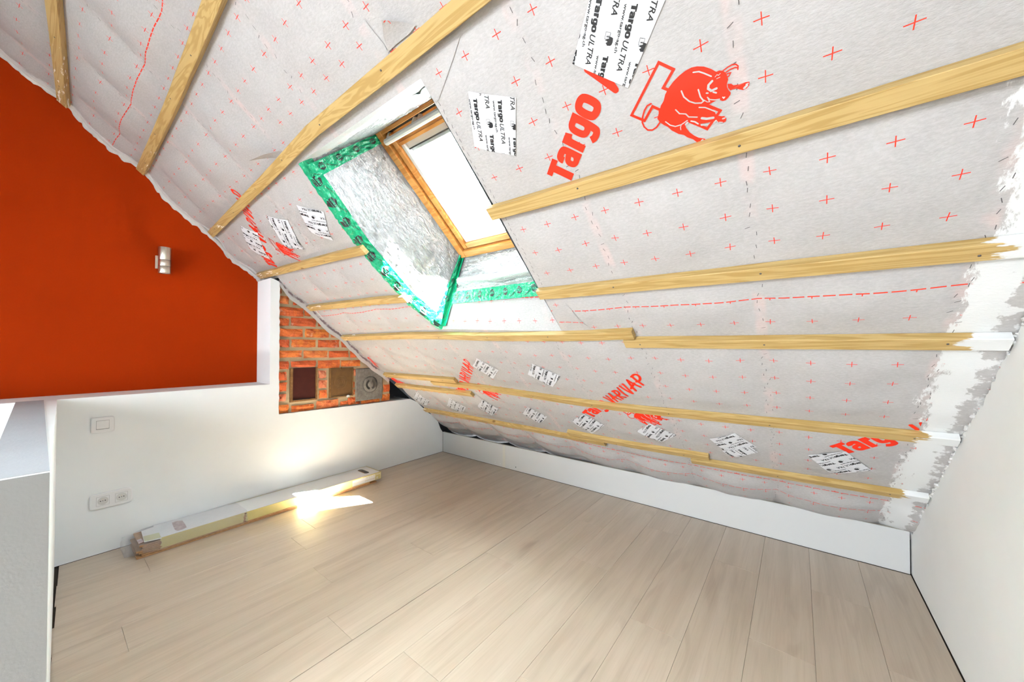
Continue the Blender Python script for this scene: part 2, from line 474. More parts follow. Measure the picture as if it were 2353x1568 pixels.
# ------------------------------------------------------------------ the roof membrane (ceiling)
BATTENS = [  # (lower-edge stations (u, v), label)
 ('B1', [(-.245, 3.322), (-.072, 3.333), (.651, 3.386), (1.5, 3.44)], 'highest pine batten on the roof slope, above the red dashed line'),
 ('B2', [(-.245, 2.922), (.993, 2.951), (1.581, 2.954), (2.3, 2.957)], 'pine batten just below the upper red dashed line, meeting the red wall'),
 ('B3', [(-.2, 2.466), (-.028, 2.476), (1.507, 2.565), (2.085, 2.568), (2.395, 2.572), (2.8, 2.575)], 'long slightly bent pine batten passing above the skylight'),
 ('B4a', [(-.19, 2.097), (.116, 2.090), (1.196, 2.067)], 'short pine batten from the white pier to the skylight edge'),
 ('B4b', [(2.072, 2.083), (2.773, 2.082), (3.335, 2.083)], 'pine batten running from the skylight under the large red bull'),
 ('B5a', [(.0, 1.745), (1.183, 1.726)], 'short pine batten from the brickwork to the lower skylight edge'),
 ('B5b', [(2.078, 1.697), (2.839, 1.696), (3.335, 1.695)], 'pine batten with sawn knotty end at the skylight lower corner'),
 ('B6a', [(.0, 1.402), (1.514, 1.413), (2.401, 1.445)], 'pine batten directly under the skylight, lapping over its neighbour'),
 ('B6b', [(2.351, 1.392), (2.822, 1.389), (3.335, 1.386)], 'pine batten continuing from the lap under the skylight to the right gable'),
 ('B7a', [(.0, .898), (.915, .905)], 'short pine batten above the round vent end of the chimney'),
 ('B7b', [(.60, .846), (1.4, .851), (2.335, .861), (3.335, .880)], 'long pine batten crossing the red lettering on the lower slope'),
 ('B7c', [(.0, .738), (.958, .731)], 'short pine batten below the chimney covers, free at its end'),
 ('B8a', [(.003, .318), (1.037, .300), (1.919, .368)], 'low pine batten above the baseboard starting at the white wall corner'),
 ('B8b', [(1.662, .416), (2.534, .436)], 'short low pine batten lapping between two others near the baseboard'),
 ('B8c', [(2.437, .366), (2.939, .376), (3.335, .393)], 'low pine batten ending in filler at the right gable near the baseboard'),
]
BW, BT = .045, .024
def lerp_st(st, u):
    if u <= st[0][0]: return st[0][1]
    for a, b in zip(st, st[1:]):
        if u <= b[0]: return a[1] + (b[1]-a[1])*(u-a[0])/(b[0]-a[0])
    return st[-1][1]
RAFT = [2.822 - .41*k for k in range(-1, 8)]
OPEN = [(1.258, 2.53), (1.157, 2.096), (1.150, 1.725), (1.240, 1.478), (2.072, 1.478), (2.092, 2.11), (2.090, 2.53)]
def pinch(u, v):
    p = 1.
    for _, st, _l in BATTENS:
        if st[0][0]-.1 < u < st[-1][0]+.1:
            d = abs(v - (lerp_st(st, u)+BW/2)); e = max(st[0][0]-u, u-st[-1][0], 0.)/.1; p = min(p, max(ss((d-.02)/.14), ss(e)))
    return p
def billow(u, v):                   # slack of the sheet between the rafters, towards the room
    s = abs(sin(pi*(u-2.822)/.41))
    if v < .30:
        k = ss((.30-v)/.12)
        b = k*(.034*s**.8*ss((v+.035)/.11) - .013*ss((.09-v)/.12)*(1-s**.5) + .012*ss((.06-v)/.1)*s)
        b += .005*k*mnoise.noise(Vector((u*14, v*22, 3)))
        b += (1-k)*.004*s
        if b > 0:
            for k_ in (12, 13, 14):
                st = BATTENS[k_][1]
                e = max(st[0][0]-u, u-st[-1][0], 0.)/.08; b *= max(ss((abs(v-(lerp_st(st, u)+BW/2))-.026)/.09), ss(e))
    else:
        A = .014 + .013*ss((1.3-u)/.5)
        b = A*s**.9*pinch(u, v)
        b += .0035*mnoise.noise(Vector((u*9, v*9, 0)))*pinch(u, v)
        b += .004*ss((1.5-abs(v-1.25)*6))*ss((1.4-u)/.6)*sin(38*(v+.5*u))*pinch(u, v)
    od = min(max(1.15-u, u-2.09, 0)/.12, 1.) if 1.45 < v < 2.56 else 1.
    if 1.0 < u < 2.25: b *= ss(max(od, abs(v-2.0)/.56-.95, 0)*1.)
    return b
def MEM(u, v, lift=0.): return MP(u, v, lift + billow(u, v))

bm = bmesh.new()
NU, NV = 184, 172
us = [XR-.02 + (RL+.008-XR+.02)*i/NU for i in range(NU+1)]; vs2 = [-.14 + 4.16*j/NV for j in range(NV+1)]
gv = [[bm.verts.new((u, v, 0)) for u in us] for v in vs2]
for j in range(NV):
    for i in range(NU): bm.faces.new((gv[j][i], gv[j][i+1], gv[j+1][i+1], gv[j+1][i]))
def in_poly(p, poly):
    return all((poly[i][0]-poly[i-1][0])*(p[1]-poly[i-1][1])-(poly[i][1]-poly[i-1][1])*(p[0]-poly[i-1][0]) > 0 for i in range(len(poly)))
for i in range(len(OPEN)):
    a, b = OPEN[i-1], OPEN[i]
    near = [f for f in bm.faces if .9 < f.calc_center_median().x < 2.4 and 1.3 < f.calc_center_median().y < 2.75]
    g = list({v for f in near for v in f.verts})+list({e for f in near for e in f.edges})+near
    bmesh.ops.bisect_plane(bm, geom=g, plane_co=(a[0], a[1], 0), plane_no=(b[1]-a[1], a[0]-b[0], 0), dist=1e-6)
dele = [f for f in bm.faces if in_poly(f.calc_center_median(), OPEN) or (f.calc_center_median().x < -.004 and f.calc_center_median().y < 2.06)]
bmesh.ops.delete(bm, geom=dele, context='FACES')
uvl = bm.loops.layers.uv.new('UVMap')
for f in bm.faces:
    f.smooth = True
    for l in f.loops: l[uvl].uv = (l.vert.co.x, l.vert.co.y)
for v in bm.verts: v.co = MEM(v.co.x, v.co.y)
bmesh.ops.reverse_faces(bm, faces=bm.faces)
ceiling = bobj('ceiling', bm, M_MEMB, None, kind='structure', label='sloping roof underside covered in white printed vapour membrane')

# dark shell added over the roof, so that no sky leaks in beside the skylight
def sheet(name, quads, mat, **pr):
    vs_, fs = [], []
    for q in quads: fs.append(tuple(range(len(vs_), len(vs_)+4))); vs_ += q
    return mobj(name, vs_, fs, mat, **pr)
o = -.15
def rq(u0, u1, v0, v1): return [RP(u0, v0, o), RP(u1, v0, o), RP(u1, v1, o), RP(u0, v1, o)]
sheet('roof_sky_block', [rq(-.6, 1.16, -.4, 4.4), rq(2.08, 3.7, -.4, 4.4), rq(1.16, 2.08, -.4, 1.5), rq(1.16, 2.08, 2.53, 4.4)], M_DARK, kind='structure',
      label='dark sheet added behind the membrane to block stray sky')
box('eave_dark_panel', -.4, 3.6, .13, .16, -.1, .6, M_DARK, kind='structure', label='added dark panel in place of the unlit eave behind the baseboard')  # added backing, the eave's darkness put into its colour

# ------------------------------------------------------------------ walls
def cz(y, u=RL): # height of the roof surface above y
    v = -y/CS
    for i in range(4): v = -(y - (MP(u, v).y + v*CS))/CS
    return MP(u, v).z
pts = [(0, .0012), (0, .204)]
for q in [(1012, 985), (1006, 968), (998, 957), (984, 949), (972, 938), (958, 924), (942, 917)]:
    P = onx(*q, 0); pts.append((P.y, P.z))
ya, za = onx(942, 917, 0)[1:]; yb, zb = onx(641, 953, 0)[1:]
for k in range(1, 24):
    t = k/24; pts.append((ya+(yb-ya)*t, za+(zb-za)*t + random.uniform(-.0015, .0015)))
pts.append((yb, zb))
zt = onx(643, 648, 0)
WE0, WE1, WE2 = (ya, za), (yb, zb), (zt.y, zt.z)      # plaster edge below and left of the bricks
for k in range(1, 40):
    t = k/40; pts.append((yb+(zt.y-yb)*t + random.uniform(-.003, .003), zb+(zt.z-zb)*t))
pts.append((zt.y, zt.z)); P = onx(622, 637, 0); PIER_Y = -1.588
pts += [(PIER_Y+.025, P.z-.012), (PIER_Y, P.z-.006), (PIER_Y, .829), (-4.6, .829), (-4.6, .0012)]
wall_left = prism('wall_left', [(0, y, z) for y, z in pts[::-1]], (XR, 0, 0), M_WHITE, kind='structure',
                  label='white half wall with deep sill and narrow pier in front of the red gable')
wall_st = box('wall_stairwell', XR-.1, XR, -3.05, -1.56, -.1, 3.4, M_RED, kind='structure', label='rust red painted gable wall behind the half wall')
box('wall_landing', XR-.1, XR, -6.3, -3.055, -.1, 3.4, M_WHITE, kind='structure', label='unseen end of the gable wall, made white to curb red bounce')  # out of view, white so less red bounces on to the ceiling
box('gable_dark_panel', XR-.16, XR-.1, -6.3, .3, -.1, 3.4, M_DARK, kind='structure', label='added dark panel in place of the unlit void behind the chimney')  # added black backing, stops outside light and darkens the gap
# ragged filler line where the red wall meets the membrane
vs_, fs = [], []
N = 150
for k in range(N+1):
    v = 2.07 + 1.75*k/N; P = MEM(XR+.004, v, .002)
    d = .012 + .022*abs(mnoise.noise(Vector((v*16, 2, 0)))) + .014*abs(mnoise.noise(Vector((v*60, 7, 0))))
    Q = P + Vector((0, -.35*d, -.8*d))*1.1
    R = P + Vector((.022+.012*mnoise.noise(Vector((v*25, 5, 1))), 0, .0015))
    vs_ += [Q, P + Vector((.007, 0, -.006)), R]
for k in range(N):
    a = 3*k; fs += [(a, a+1, a+4, a+3), (a+1, a+2, a+5, a+4)]
mobj('filler_edge', vs_, fs, M_RUBBLE, wall_st, label='ragged white filler along the membrane edge')

# right gable
ridge_y = -3.05
rp = [(.02, .0), (.02, .20)]
y = -.004
while y > -1.45:
    g = .006 + .028*abs(mnoise.noise(Vector((y*22, 0, 9)))) + .014*random.random()*(random.random() < .5)
    if y > -.04: g += .01
    rp.append((y, cz(y) - g)); y -= .008 + .006*random.random()
rp += [(ridge_y, cz(ridge_y)-.01), (-6.0, .33), (-6.0, 0)]
wall_right = prism('wall_right', [(RL, y, z) for y, z in rp], (.03, 0, 0), M_WHITE_R, kind='structure', label='plain off-white gable wall with ragged plaster edge')
box('gable_dark_panel', RL+.035, RL+.1, -6.3, .3, -.1, 3.4, M_DARK, kind='structure', label='added dark panel blocking light behind the right gable')  # added black backing behind the ragged edge, keeps light out
# crumbs of plaster along the ragged edge
bm = bmesh.new()
for k in range(110):
    y = -.03 - 1.25*random.random(); g = .012*random.random()
    c = Vector((RL-.004*random.random(), y, cz(y)-.010-g)); r = .0035+.006*random.random()**2
    mm = Matrix.Translation(c) @ Matrix.Rotation(random.random()*6, 4, Vector((random.random(), random.random(), .3)).normalized()) @ Matrix.Diagonal((r*.6, r, r*.7, 1))
    bmesh.ops.create_icosphere(bm, subdivisions=1, radius=1, matrix=mm)
bobj('plaster_crumbs', bm, M_RUBBLE, wall_right, kind='stuff')

# parapet of the stairs
par = prism('wall_parapet', [(-.02, -2.521, .01), (1.638, -2.562, .01), (1.638, -2.645, .01), (-.02, -2.645, .01)], (0, 0, .819), M_WHITE,
            kind='structure', label='low white parapet beside the stairs with a grey end')
bm = bmesh.new(); bm_box(bm, 1.6385, 1.642, -2.645, -2.5625, .012, .826)
box('top_face', -.02, 1.6385, -2.645, -2.5625, .8291, .8305, m_wall('toned_down_blue_grey', (.43, .445, .475), .8, .4, .12), par, label='streaky blue-grey top of the parapet')  # tone lowered so the strongly lit top does not blow out
bobj('end_face', bm, M_GREYP, par, label='grey unpainted end of the parapet')

# ------------------------------------------------------------------ floor
floor = box('floor', -.28, 3.37, -6.2, .12, -.12, -.010, M_DARK, kind='structure', label='pale oak laminate floor laid towards the eave')
floor.data.materials[0] = simple('dark_subfloor', (.05, .035, .025), .9)
edges = [.003] + [round(1.594 + .1945*k, 4) for k in range(-7, 9)] + [3.337]
edges = [e for i, e in enumerate(edges) if i == 0 or e - edges[i-1] > .05]
ends = {.003: [-1.3], .2325: [-.95, -2.235], .427: [-1.55], .6215: [-.4, -1.685], .816: [-1.085, -2.37], 1.0105: [-.45, -1.736], 1.205: [-1.30],
        1.3995: [-.565, -1.85], 1.594: [-1.11, -2.395], 1.7885: [-.48, -1.765, -3.05], 1.983: [-.86, -2.145], 2.1775: [-.30, -1.585, -2.87],
        2.372: [-1.102, -2.387], 2.5665: [-.441, -1.726, -3.01], 2.761: [-.93, -2.215], 2.9555: [-.433, -1.718, -3.0], 3.15: [-.80, -2.085]}
for i in range(len(edges)-1):
    x0, x1 = edges[i], edges[i+1]
    yb = -2.507-.0435*min(x0, 1.6) if x0 < 1.55 else -3.9
    cuts = [-.003] + [e for e in ends.get(x0, [-1.2]) if e > yb+.02] + [yb + random.uniform(-.004, .003)]
    gl = .0012 if abs(x0-1.594) < .01 else .0003
    gr = .0012 if abs(x1-1.594) < .01 else .0003
    for a, b in zip(cuts, cuts[1:]):
        bm = bmesh.new()
        c = .0007; X0, X1, Y0, Y1 = x0+gl, x1-gr, b+.0003, a-.0003
        sl = -.0435*(X1-X0) if (b == cuts[-1] and x0 < 1.55) else 0.
        v = [bm.verts.new(p) for p in ((X0, Y0, -.008), (X1, Y0+sl, -.008), (X1, Y1, -.008), (X0, Y1, -.008),
             (X0, Y0, -c), (X1, Y0+sl, -c), (X1, Y1, -c), (X0, Y1, -c), (X0+c, Y0+c, 0), (X1-c, Y0+c+sl, 0), (X1-c, Y1-c, 0), (X0+c, Y1-c, 0))]
        bm.faces.new((v[8], v[9], v[10], v[11]))
        for k in range(4):
            n = (k+1) % 4
            bm.faces.new((v[k], v[n], v[4+n], v[4+k])); bm.faces.new((v[4+k], v[4+n], v[8+n], v[8+k]))
        bobj('plank', bm, M_FLOOR, floor)

# ------------------------------------------------------------------ low boards along the eave
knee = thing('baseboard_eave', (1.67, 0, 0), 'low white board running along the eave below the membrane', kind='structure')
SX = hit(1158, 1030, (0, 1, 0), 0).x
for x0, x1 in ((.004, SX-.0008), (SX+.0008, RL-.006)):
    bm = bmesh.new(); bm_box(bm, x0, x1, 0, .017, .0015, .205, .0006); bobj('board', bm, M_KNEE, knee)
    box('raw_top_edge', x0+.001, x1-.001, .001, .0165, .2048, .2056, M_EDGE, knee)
box('joint_tape', SX-.014, SX+.016, -.0006, 0, .004, .200, simple('cream_joint_tape', (.53, .51, .45), .6), knee, label='cream tape over the joint of the two boards')
for q, mt in (((1138, 1063), M_ALU), ((1150, 1066), M_ALU), ((1172, 1072), M_ALU), ((1185, 1074), M_BLACKP)):
    P = hit(*q, (0, 1, 0), 0); lathe('screw_head', [(.0, .0012), (.0042, .0012), (.0045, 0)], P, (0, -1, 0), mt, knee, 12)

# ------------------------------------------------------------------ back half of the attic (behind the camera): slope with an added roof window for fill daylight
def BP(u, q, off=0.): return Vector((u, -3.02-q*CS, 2.76-q*SN)) + Vector((0, SN, -CS))*off
fill_wins = [(1.35, 2.85)]; Q0, Q1 = 1.75, 2.85
xs = [XR] + [x for wn in fill_wins for x in wn] + [RL]
quads = [[BP(XR, -.15), BP(RL, -.15), BP(RL, Q0), BP(XR, Q0)], [BP(XR, Q1), BP(RL, Q1), BP(RL, 4.0), BP(XR, 4.0)]]
for k in range(0, len(xs), 2): quads.append([BP(xs[k], Q0), BP(xs[k+1], Q0), BP(xs[k+1], Q1), BP(xs[k], Q1)])
sheet('ceiling_back', quads, M_WHITE, kind='structure', label='opposite white roof slope with one added roof window')
for k, (a, b) in enumerate(fill_wins):
    wt = thing('window_%d' % (k+2), BP((a+b)/2, (Q0+Q1)/2), 'roof window added in the opposite slope for fill daylight', kind='structure')
    for (ua, ub, qa, qb) in ((a, a+.05, Q0, Q1), (b-.05, b, Q0, Q1), (a+.05, b-.05, Q0, Q0+.05), (a+.05, b-.05, Q1-.05, Q1)):
        obox('frame_bar', BP(ua, qa, -.05), BP(ub, qa)-BP(ua, qa), BP(ua, qb)-BP(ua, qa), Vector((0, SN, -CS))*.06, M_PINE, wt)
    ld = bpy.data.lights.new('daylight_portal', 'AREA'); ld.shape = 'RECTANGLE'; ld.size = b-a; ld.size_y = Q1-Q0
    ld.cycles.is_portal = True
    lo = bpy.data.objects.new('daylight_portal', ld); COL.objects.link(lo); lo.location = BP((a+b)/2, (Q0+Q1)/2, -.06)
    lo.rotation_euler = Vector((0, SN, -CS)).to_track_quat('-Z', 'Y').to_euler()

box('wall_sun_blocker', 3.55, 4.4, -7.2, -3.2, -.1, 6.6, M_WHITE, kind='structure', label='unseen block added outside to keep sun out of the back window')  # added out of view to shade the roof window behind the ridge
# ------------------------------------------------------------------ battens
def nail(P, n, parent, r=.003):
    lathe('nail_head', [(0, .0008), (r, .0008), (r, -.001)], P, n, M_STEEL, parent, 8)
for key, st, lab in BATTENS:
    us_ = sorted(set([s_[0] for s_ in st] + [st[0][0] + (st[-1][0]-st[0][0])*k/14 for k in range(15)]))
    base = MP((st[0][0]+st[-1][0])/2, lerp_st(st, (st[0][0]+st[-1][0])/2)+BW/2)
    vs_, fs = [], []
    c = .0012
    ring = [(0, .0), (0, BT-c), (c, BT), (BW-c, BT), (BW, BT-c), (BW, .0)]
    rnd = random.random()*50
    for u in us_:
        v0 = lerp_st(st, u); wob = .0012*mnoise.noise(Vector((u*5, rnd, 0)))
        vs_ += [MP(u, v0+a+wob, o_+.0015) for a, o_ in ring]
    n = len(ring)
    for i in range(len(us_)-1):
        for k in range(n):
            k2 = (k+1) % n; fs.append((i*n+k, i*n+k2, (i+1)*n+k2, (i+1)*n+k))
    fs.append(tuple(range(n))[::-1]); fs.append(tuple(range((len(us_)-1)*n, len(us_)*n)))
    th = thing('roof_batten', base, lab, 'batten', 'battens across the roof slope')
    ob = mobj('lath', vs_, fs, M_BATTEN, th)
    for ur in RAFT:
        if st[0][0]+.02 < ur < st[-1][0]-.02:
            v0 = lerp_st(st, ur)
            nail(MP(ur+random.uniform(-.012, .012), v0+BW*random.uniform(.3, .7), BT+.0016), -NP, th, .0028)

# ------------------------------------------------------------------ skylight: lining, tapes, window
WU0, WU1, WV0, WV1, WO = 1.357, 1.885, 1.712, 2.450, -.40
ceilL = [Vector((a, b)) for a, b in OPEN[:4]]
def polyat(pl, s):
    L = [(pl[i+1]-pl[i]).length for i in range(len(pl)-1)]; t = s*sum(L)
    for i, l in enumerate(L):
        if t <= l or i == len(L)-1: return pl[i] + (pl[i+1]-pl[i])*(t/l)
        t -= l
def lin(a, b, t): return a + (b-a)*t
W3 = {'TL': RP(WU0, WV1, WO), 'BL': RP(WU0, WV0, WO), 'TR': RP(WU1, WV1, WO), 'BR': RP(WU1, WV0, WO)}
ctr = RP(1.62, 2.05, -.2)
def rv_left(s, t):
    q = polyat(ceilL, s); return lin(MEM(q.x, q.y), lin(W3['TL'], W3['BL'], s), t)
def rv_right(s, t): return lin(MEM(lin(2.090, 2.072, s), lin(2.53, 1.478, s)), lin(W3['TR'], W3['BR'], s), t)
def rv_top(s, t): return lin(MEM(lin(1.258, 2.090, s), 2.53), lin(W3['TL'], W3['TR'], s), t)
def rv_bot(s, t): return lin(MEM(lin(1.240, 2.072, s), 1.478), lin(W3['BL'], W3['BR'], s), t)
def lifted(fn, s, t, lift):
    P = fn(s, t); e = .004
    n = (fn(s+e, t)-fn(s-e, t)).cross(fn(s, t+e)-fn(s, t-e)).normalized()
    if n.dot(ctr-P) < 0: n = -n
    return P + n*lift
def press_foil(fn, s_, t_):          # the foil lies flat where tape holds it down
    if fn is rv_left: return ss((t_-.14)/.05)*ss((s_-.09)/.03)*ss((.925-s_)/.03)
    if fn is rv_bot: return ss((s_-.05)/.02)*ss((abs(t_-.45)-.13)/.03)
    return 1.
def rv_mesh(name, fn, s0, s1, t0, t1, ns, nt, mat, parent, amp=.0, lift=.0, su=1., sv_=1., sag=0., **pr):
    vs_, fs, uv = [], [], []
    for i in range(ns+1):
        for j in range(nt+1):
            s_, t_ = s0+(s1-s0)*i/ns, t0+(t1-t0)*j/nt
            d = lift + amp*mnoise.noise(Vector((s_*su*9, t_*sv_*30, 1.7))) + amp*.5*mnoise.noise(Vector((s_*su*30, t_*sv_*60, 4)))
            d += sag*sin(pi*i/ns)*sin(pi*j/nt)
            if amp:
                for fq, am in ((1., .0032), (2.1, .0018)):
                    n_ = mnoise.noise(Vector((t_*sv_*34*fq + .5*mnoise.noise(Vector((s_*su*14, t_*9, 2))), s_*su*7*fq, fq*3)))
                    d += am*max(0., 1-abs(n_)/.10)
            d *= min(1., t_/.1)*press_foil(fn, s_, t_)
            vs_.append(lifted(fn, s_, t_, d)); uv.append((t_*sv_, s_*su))
    for i in range(ns):
        for j in range(nt):
            a = i*(nt+1)+j; fs.append((a, a+1, a+nt+2, a+nt+1))
    return mobj(name, vs_, fs, mat, parent, True, uv, **pr)
lining = thing('skylight_lining', MP(1.66, 1.478), 'crinkled silver foil lining around the skylight shaft', 'foil lining')
rv_mesh('foil_sheet', rv_left, 0, 1, 0, 1, 130, 90, M_FOIL, lining, .004, 0, 1.07, .5)
rv_mesh('foil_sheet', rv_right, 0, 1, 0, 1, 40, 24, M_FOIL, lining, .004, 0, 1.07, .5)
rv_mesh('foil_sheet', rv_top, 0, 1, .25, 1, 70, 70, M_FOIL, lining, .004, 0, .8, .5)
rv_mesh('foil_sheet', rv_bot, 0, 1, .30, 1, 70, 70, M_FOIL, lining, .006, 0, .8, .5)
# bulging roll of foil below the window
vs_, fs, uv = [], [], []
for i in range(41):
    s_ = .065+.915*i/40
    for j in range(13):
        a = pi*j/12; t_ = .60+.11*(1-cos(a))/2 + .01*sin(s_*9)
        d = .028*sin(a) + .004*mnoise.noise(Vector((s_*40, j, 0)))
        vs_.append(lifted(rv_bot, s_, t_, .002+d)); uv.append((j*.012, s_*.8))
for i in range(40):
    for j in range(12): a = i*13+j; fs.append((a, a+1, a+14, a+13))
mobj('foil_roll', vs_, fs, M_FOIL, lining, True, uv)
def membrane_uv(o, base):
    pass
# membrane turned into the shaft below and above the window
def flap(fn, s0, s1, t0, t1, vbase, vdir, name='membrane_flap', **pr):
    ns, nt = 44, 14; vs_, fs, uv = [], [], []
    for i in range(ns+1):
        for j in range(nt+1):
            s_, t_ = s0+(s1-s0)*i/ns, t0+(t1-t0)*j/nt
            d = .003 + .006*abs(mnoise.noise(Vector((s_*7+3*t_, t_*3, 8)))) + .012*max(0, sin(s_*11+2))*t_*(1-t_/.4)*2
            d *= min(1., t_/.1)*ss((s_-(.05 if fn is rv_bot else .015))/.03)
            vs_.append(lifted(fn, s_, t_, d)); uv.append((1.24+.83*s_, vbase + vdir*t_*.42))
    for i in range(ns):
        for j in range(nt): a = i*(nt+1)+j; fs.append((a, a+1, a+nt+2, a+nt+1))
    return mobj(name, vs_, fs, M_MEMB, ceiling, True, uv, **pr)
flap(rv_bot, .0, 1., .0, .40, 1.455, .97, label='membrane turned up below the skylight')
flap(rv_top, .0, 1., .0, .30, 2.53, 1., label='membrane turned up above the skylight')

# green tapes; strip coordinates: x along (metres), y across (metres) -> surface
def hexa(cx, cy, r, a0=0.):
    pts = [(cx+r*cos(a0+pi/6+k*pi/3), cy+r*sin(a0+pi/6+k*pi/3)) for k in range(6)]
    return tri_poly(pts)
def tape_prints(L, W, ang=0.):
    bl, gr = [], []
    x = .045; k = 0
    while x < L:
        y = W*(.32 if k % 2 else .68)*1.
        bl.append(hexa(x, W*.55, W*.30, .1))
        gr.append(ribbon([(x-W*.30, W*.55+W*.10), (x+W*.27, W*.55+W*.17)], .0014, cap=False))
        gr.append(ribbon([(x-W*.27, W*.55-W*.13), (x+W*.30, W*.55-W*.06)], .0014, cap=False))
        gr.append(put_text('reca', x-W*.21, W*.55-W*.085, W*.42, .0115, .12, .02))
        bl.append(put_text('www.recanet.com', x+.035, W*.10, .052, .0052, .5, .03))
        x += .105; k += 1
    return merge(bl), merge(gr)
def tape(label, fn, L, W, n=(30, 6), prints=True, mat=M_TAPE, wr=.003, flip=False, jag=0.):
    """fn(x, y, lift) -> point; x in 0..L, y in 0..W"""
    base = fn(L/2, W/2, 0)
    th = thing('sealing_tape', base, label, 'tape', 'green sealing tapes round the skylight')
    vs_, fs = [], []
    def lf(x, y): return .003 + wr*abs(mnoise.noise(Vector((x*30, y*40, L*9)))) + wr*.5*abs(mnoise.noise(Vector((x*11+5*y*20, y*90, 2))))
    for i in range(n[0]+1):
        for j in range(n[1]+1):
            x, y = L*i/n[0], W*j/n[1]; vs_.append(fn(x, y, lf(x, y)))
    for i in range(n[0]):
        for j in range(n[1]): a = i*(n[1]+1)+j; fs.append((a, a+1, a+n[1]+2, a+n[1]+1))
    st = mobj('tape_strip', vs_, fs, mat, th, True)
    if prints:
        b_, g_ = tape_prints(L, W)
        cl = [(0, 0), (L, 0), (L, W), (0, W)]
        g = lambda x, y: fn(x if not flip else L-x, y if not flip else W-y, lf(x if not flip else L-x, y if not flip else W-y)+.0016)
        g2 = lambda x, y: fn(x if not flip else L-x, y if not flip else W-y, lf(x if not flip else L-x, y if not flip else W-y)+.0022)
        print_on('printed_marks', b_, g, M_BLACKP, st, cl, .006, kind='stuff')
        print_on('printed_letters', g_, g2, M_TAPEG, st, cl, .006, kind='stuff')
    return th
M_TAPEG = simple('tape_green_print', (.03, .55, .30), .4)
LL = sum((ceilL[i+1]-ceilL[i]).length for i in range(3))
def left_edge(x, y, lift):      # y<.024 lies on the ceiling, beyond that on the foil
    s_ = min(max(x/LL, 0), 1)
    q = polyat(ceilL, s_)
    if y < .026:                # squeezed flat where a batten is nailed over it
        for k_ in (3, 5):
            st = BATTENS[k_][1]
            k_ = ss((abs(q.y-(lerp_st(st, q.x)+BW/2))-BW/2-.008)/.012); lift = lift*k_ + (.0006+.03*lift)*(1-k_)
    if y < .024: return MP(q.x-(.024-y), q.y, lift)
    lift *= .15 + .85*ss((s_-.085)/.04)*ss((.925-s_)/.04)      # flat under the corner tapes
    lift = .0004 + lift*ss((1-s_)*LL/.025)
    return lifted(rv_left, s_, (y-.024)/.46, lift)
tape('long green tape along the left edge of the skylight shaft', left_edge, LL, .085, (150, 16), wr=.010, flip=True)
def top_corner(x, y, lift): return lifted(rv_left, .004+(y+.012*(1-x/.42))/LL, min(.035+x/.44, 1.), lift+.004)
tape('green tape in the upper corner of the skylight shaft', top_corner, .42, .062, (70, 14), wr=.009, flip=True)
def bot_corner(x, y, lift):
    k_ = (.062-y)*(1.15-.4*x/.42)
    return lifted(rv_left, 1.-k_/LL, min(.04+x/.43, 1.), .0008+(lift+.004)*ss(k_/.030))
tape('green tape in the lower corner of the skylight shaft', bot_corner, .42, .060, (70, 14), wr=.010)
def bot_corner2(x, y, lift):
    t_ = min(.04+x/.43, 1.)
    k_ = ss(y/.030)*(.15+.85*ss((abs(t_-.45)-.13)/.03))      # meets the other corner tape along the fold, flat under the cross tape
    return lifted(rv_bot, y/.8, t_, .0008+(lift+.003)*k_)
tape('narrow green tape folded round the foil below the window corner', bot_corner2, .42, .035, (30, 4), wr=.008, prints=False)
def bot_strip(x, y, lift): return lifted(rv_bot, .030+x/.79, .345+.03*(x/.78)+y/.40, lift+.006)
tape('green tape across the foot of the skylight shaft', bot_strip, .755, .066, (110, 12), wr=.007)
def top_right(x, y, lift): return lifted(rv_top, .86+x/.83, .27+y/.5+.04*sin(x*60), lift+.004)
tape('scrap of green tape at the upper right of the skylight shaft', top_right, .10, .04, (10, 4), wr=.01, prints=False)

# the window itself
M_BEAD = simple('pale_grey_glazing_bead', (.74, .77, .76), .4)
RU = Vector((1, 0, 0)); RV = Vector((0, -CS, SN)); RN = -NP       # RN points into the room
win = thing('window_1', RP((WU0+WU1)/2, WV0, WO), 'pine roof window with ventilation bar in the sloping ceiling', kind='structure')
def wb(name, u0, u1, v0, v1, o0, o1, mat, parent=win, bev=.0, **pr):   # o0 (deep) .. o1 (room side), offsets relative to the plane
    return obox(name, RP(u0, v0, o0), RU*(u1-u0), RV*(v1-v0), RN*(o1-o0), mat, parent, bev, **pr)
FW = .040
fr = thing('outer_frame', (0, 0, 0)); fr.parent = win; fr.location = (0, 0, 0)
for a in ((WU0, WU0+FW, WV0, WV1), (WU1-FW, WU1, WV0, WV1), (WU0+FW, WU1-FW, WV0, WV0+FW), (WU0+FW, WU1-FW, WV1-.018, WV1)):
    wb('frame_bar', *a, WO-.10, WO+.012, M_PINE, fr, .002)
gk = .006
for a in ((WU0+FW, WU0+FW+gk, WV0+FW, WV1-.018), (WU1-FW-gk, WU1-FW, WV0+FW, WV1-.018), (WU0+FW, WU1-FW, WV0+FW, WV0+FW+gk), (WU0+FW, WU1-FW, WV1-.030, WV1-.018)):
    wb('gap_seal', *a, WO-.07, WO-.03, M_GASK_SHADE, fr)
S0, S1, T0, T1 = WU0+FW+gk, WU1-FW-gk, WV0+FW+gk, WV1-.030
sash = thing('sash', (0, 0, 0)); sash.parent = win
SW = .030
for a in ((S0, S0+SW, T0, T1), (S1-SW, S1, T0, T1), (S0+SW, S1-SW, T0, T0+SW)):
    wb('sash_bar', *a, WO-.065, WO-.004, M_PINE, sash, .003)
wb('top_rail', S0+SW, S1-SW, T1-.050, T1, WO-.09, WO-.030, M_PINE, sash)
wb('top_rail', S0+SW, S1-SW, T1-.064, T1-.050, WO-.09, WO-.012, M_PINE, sash)
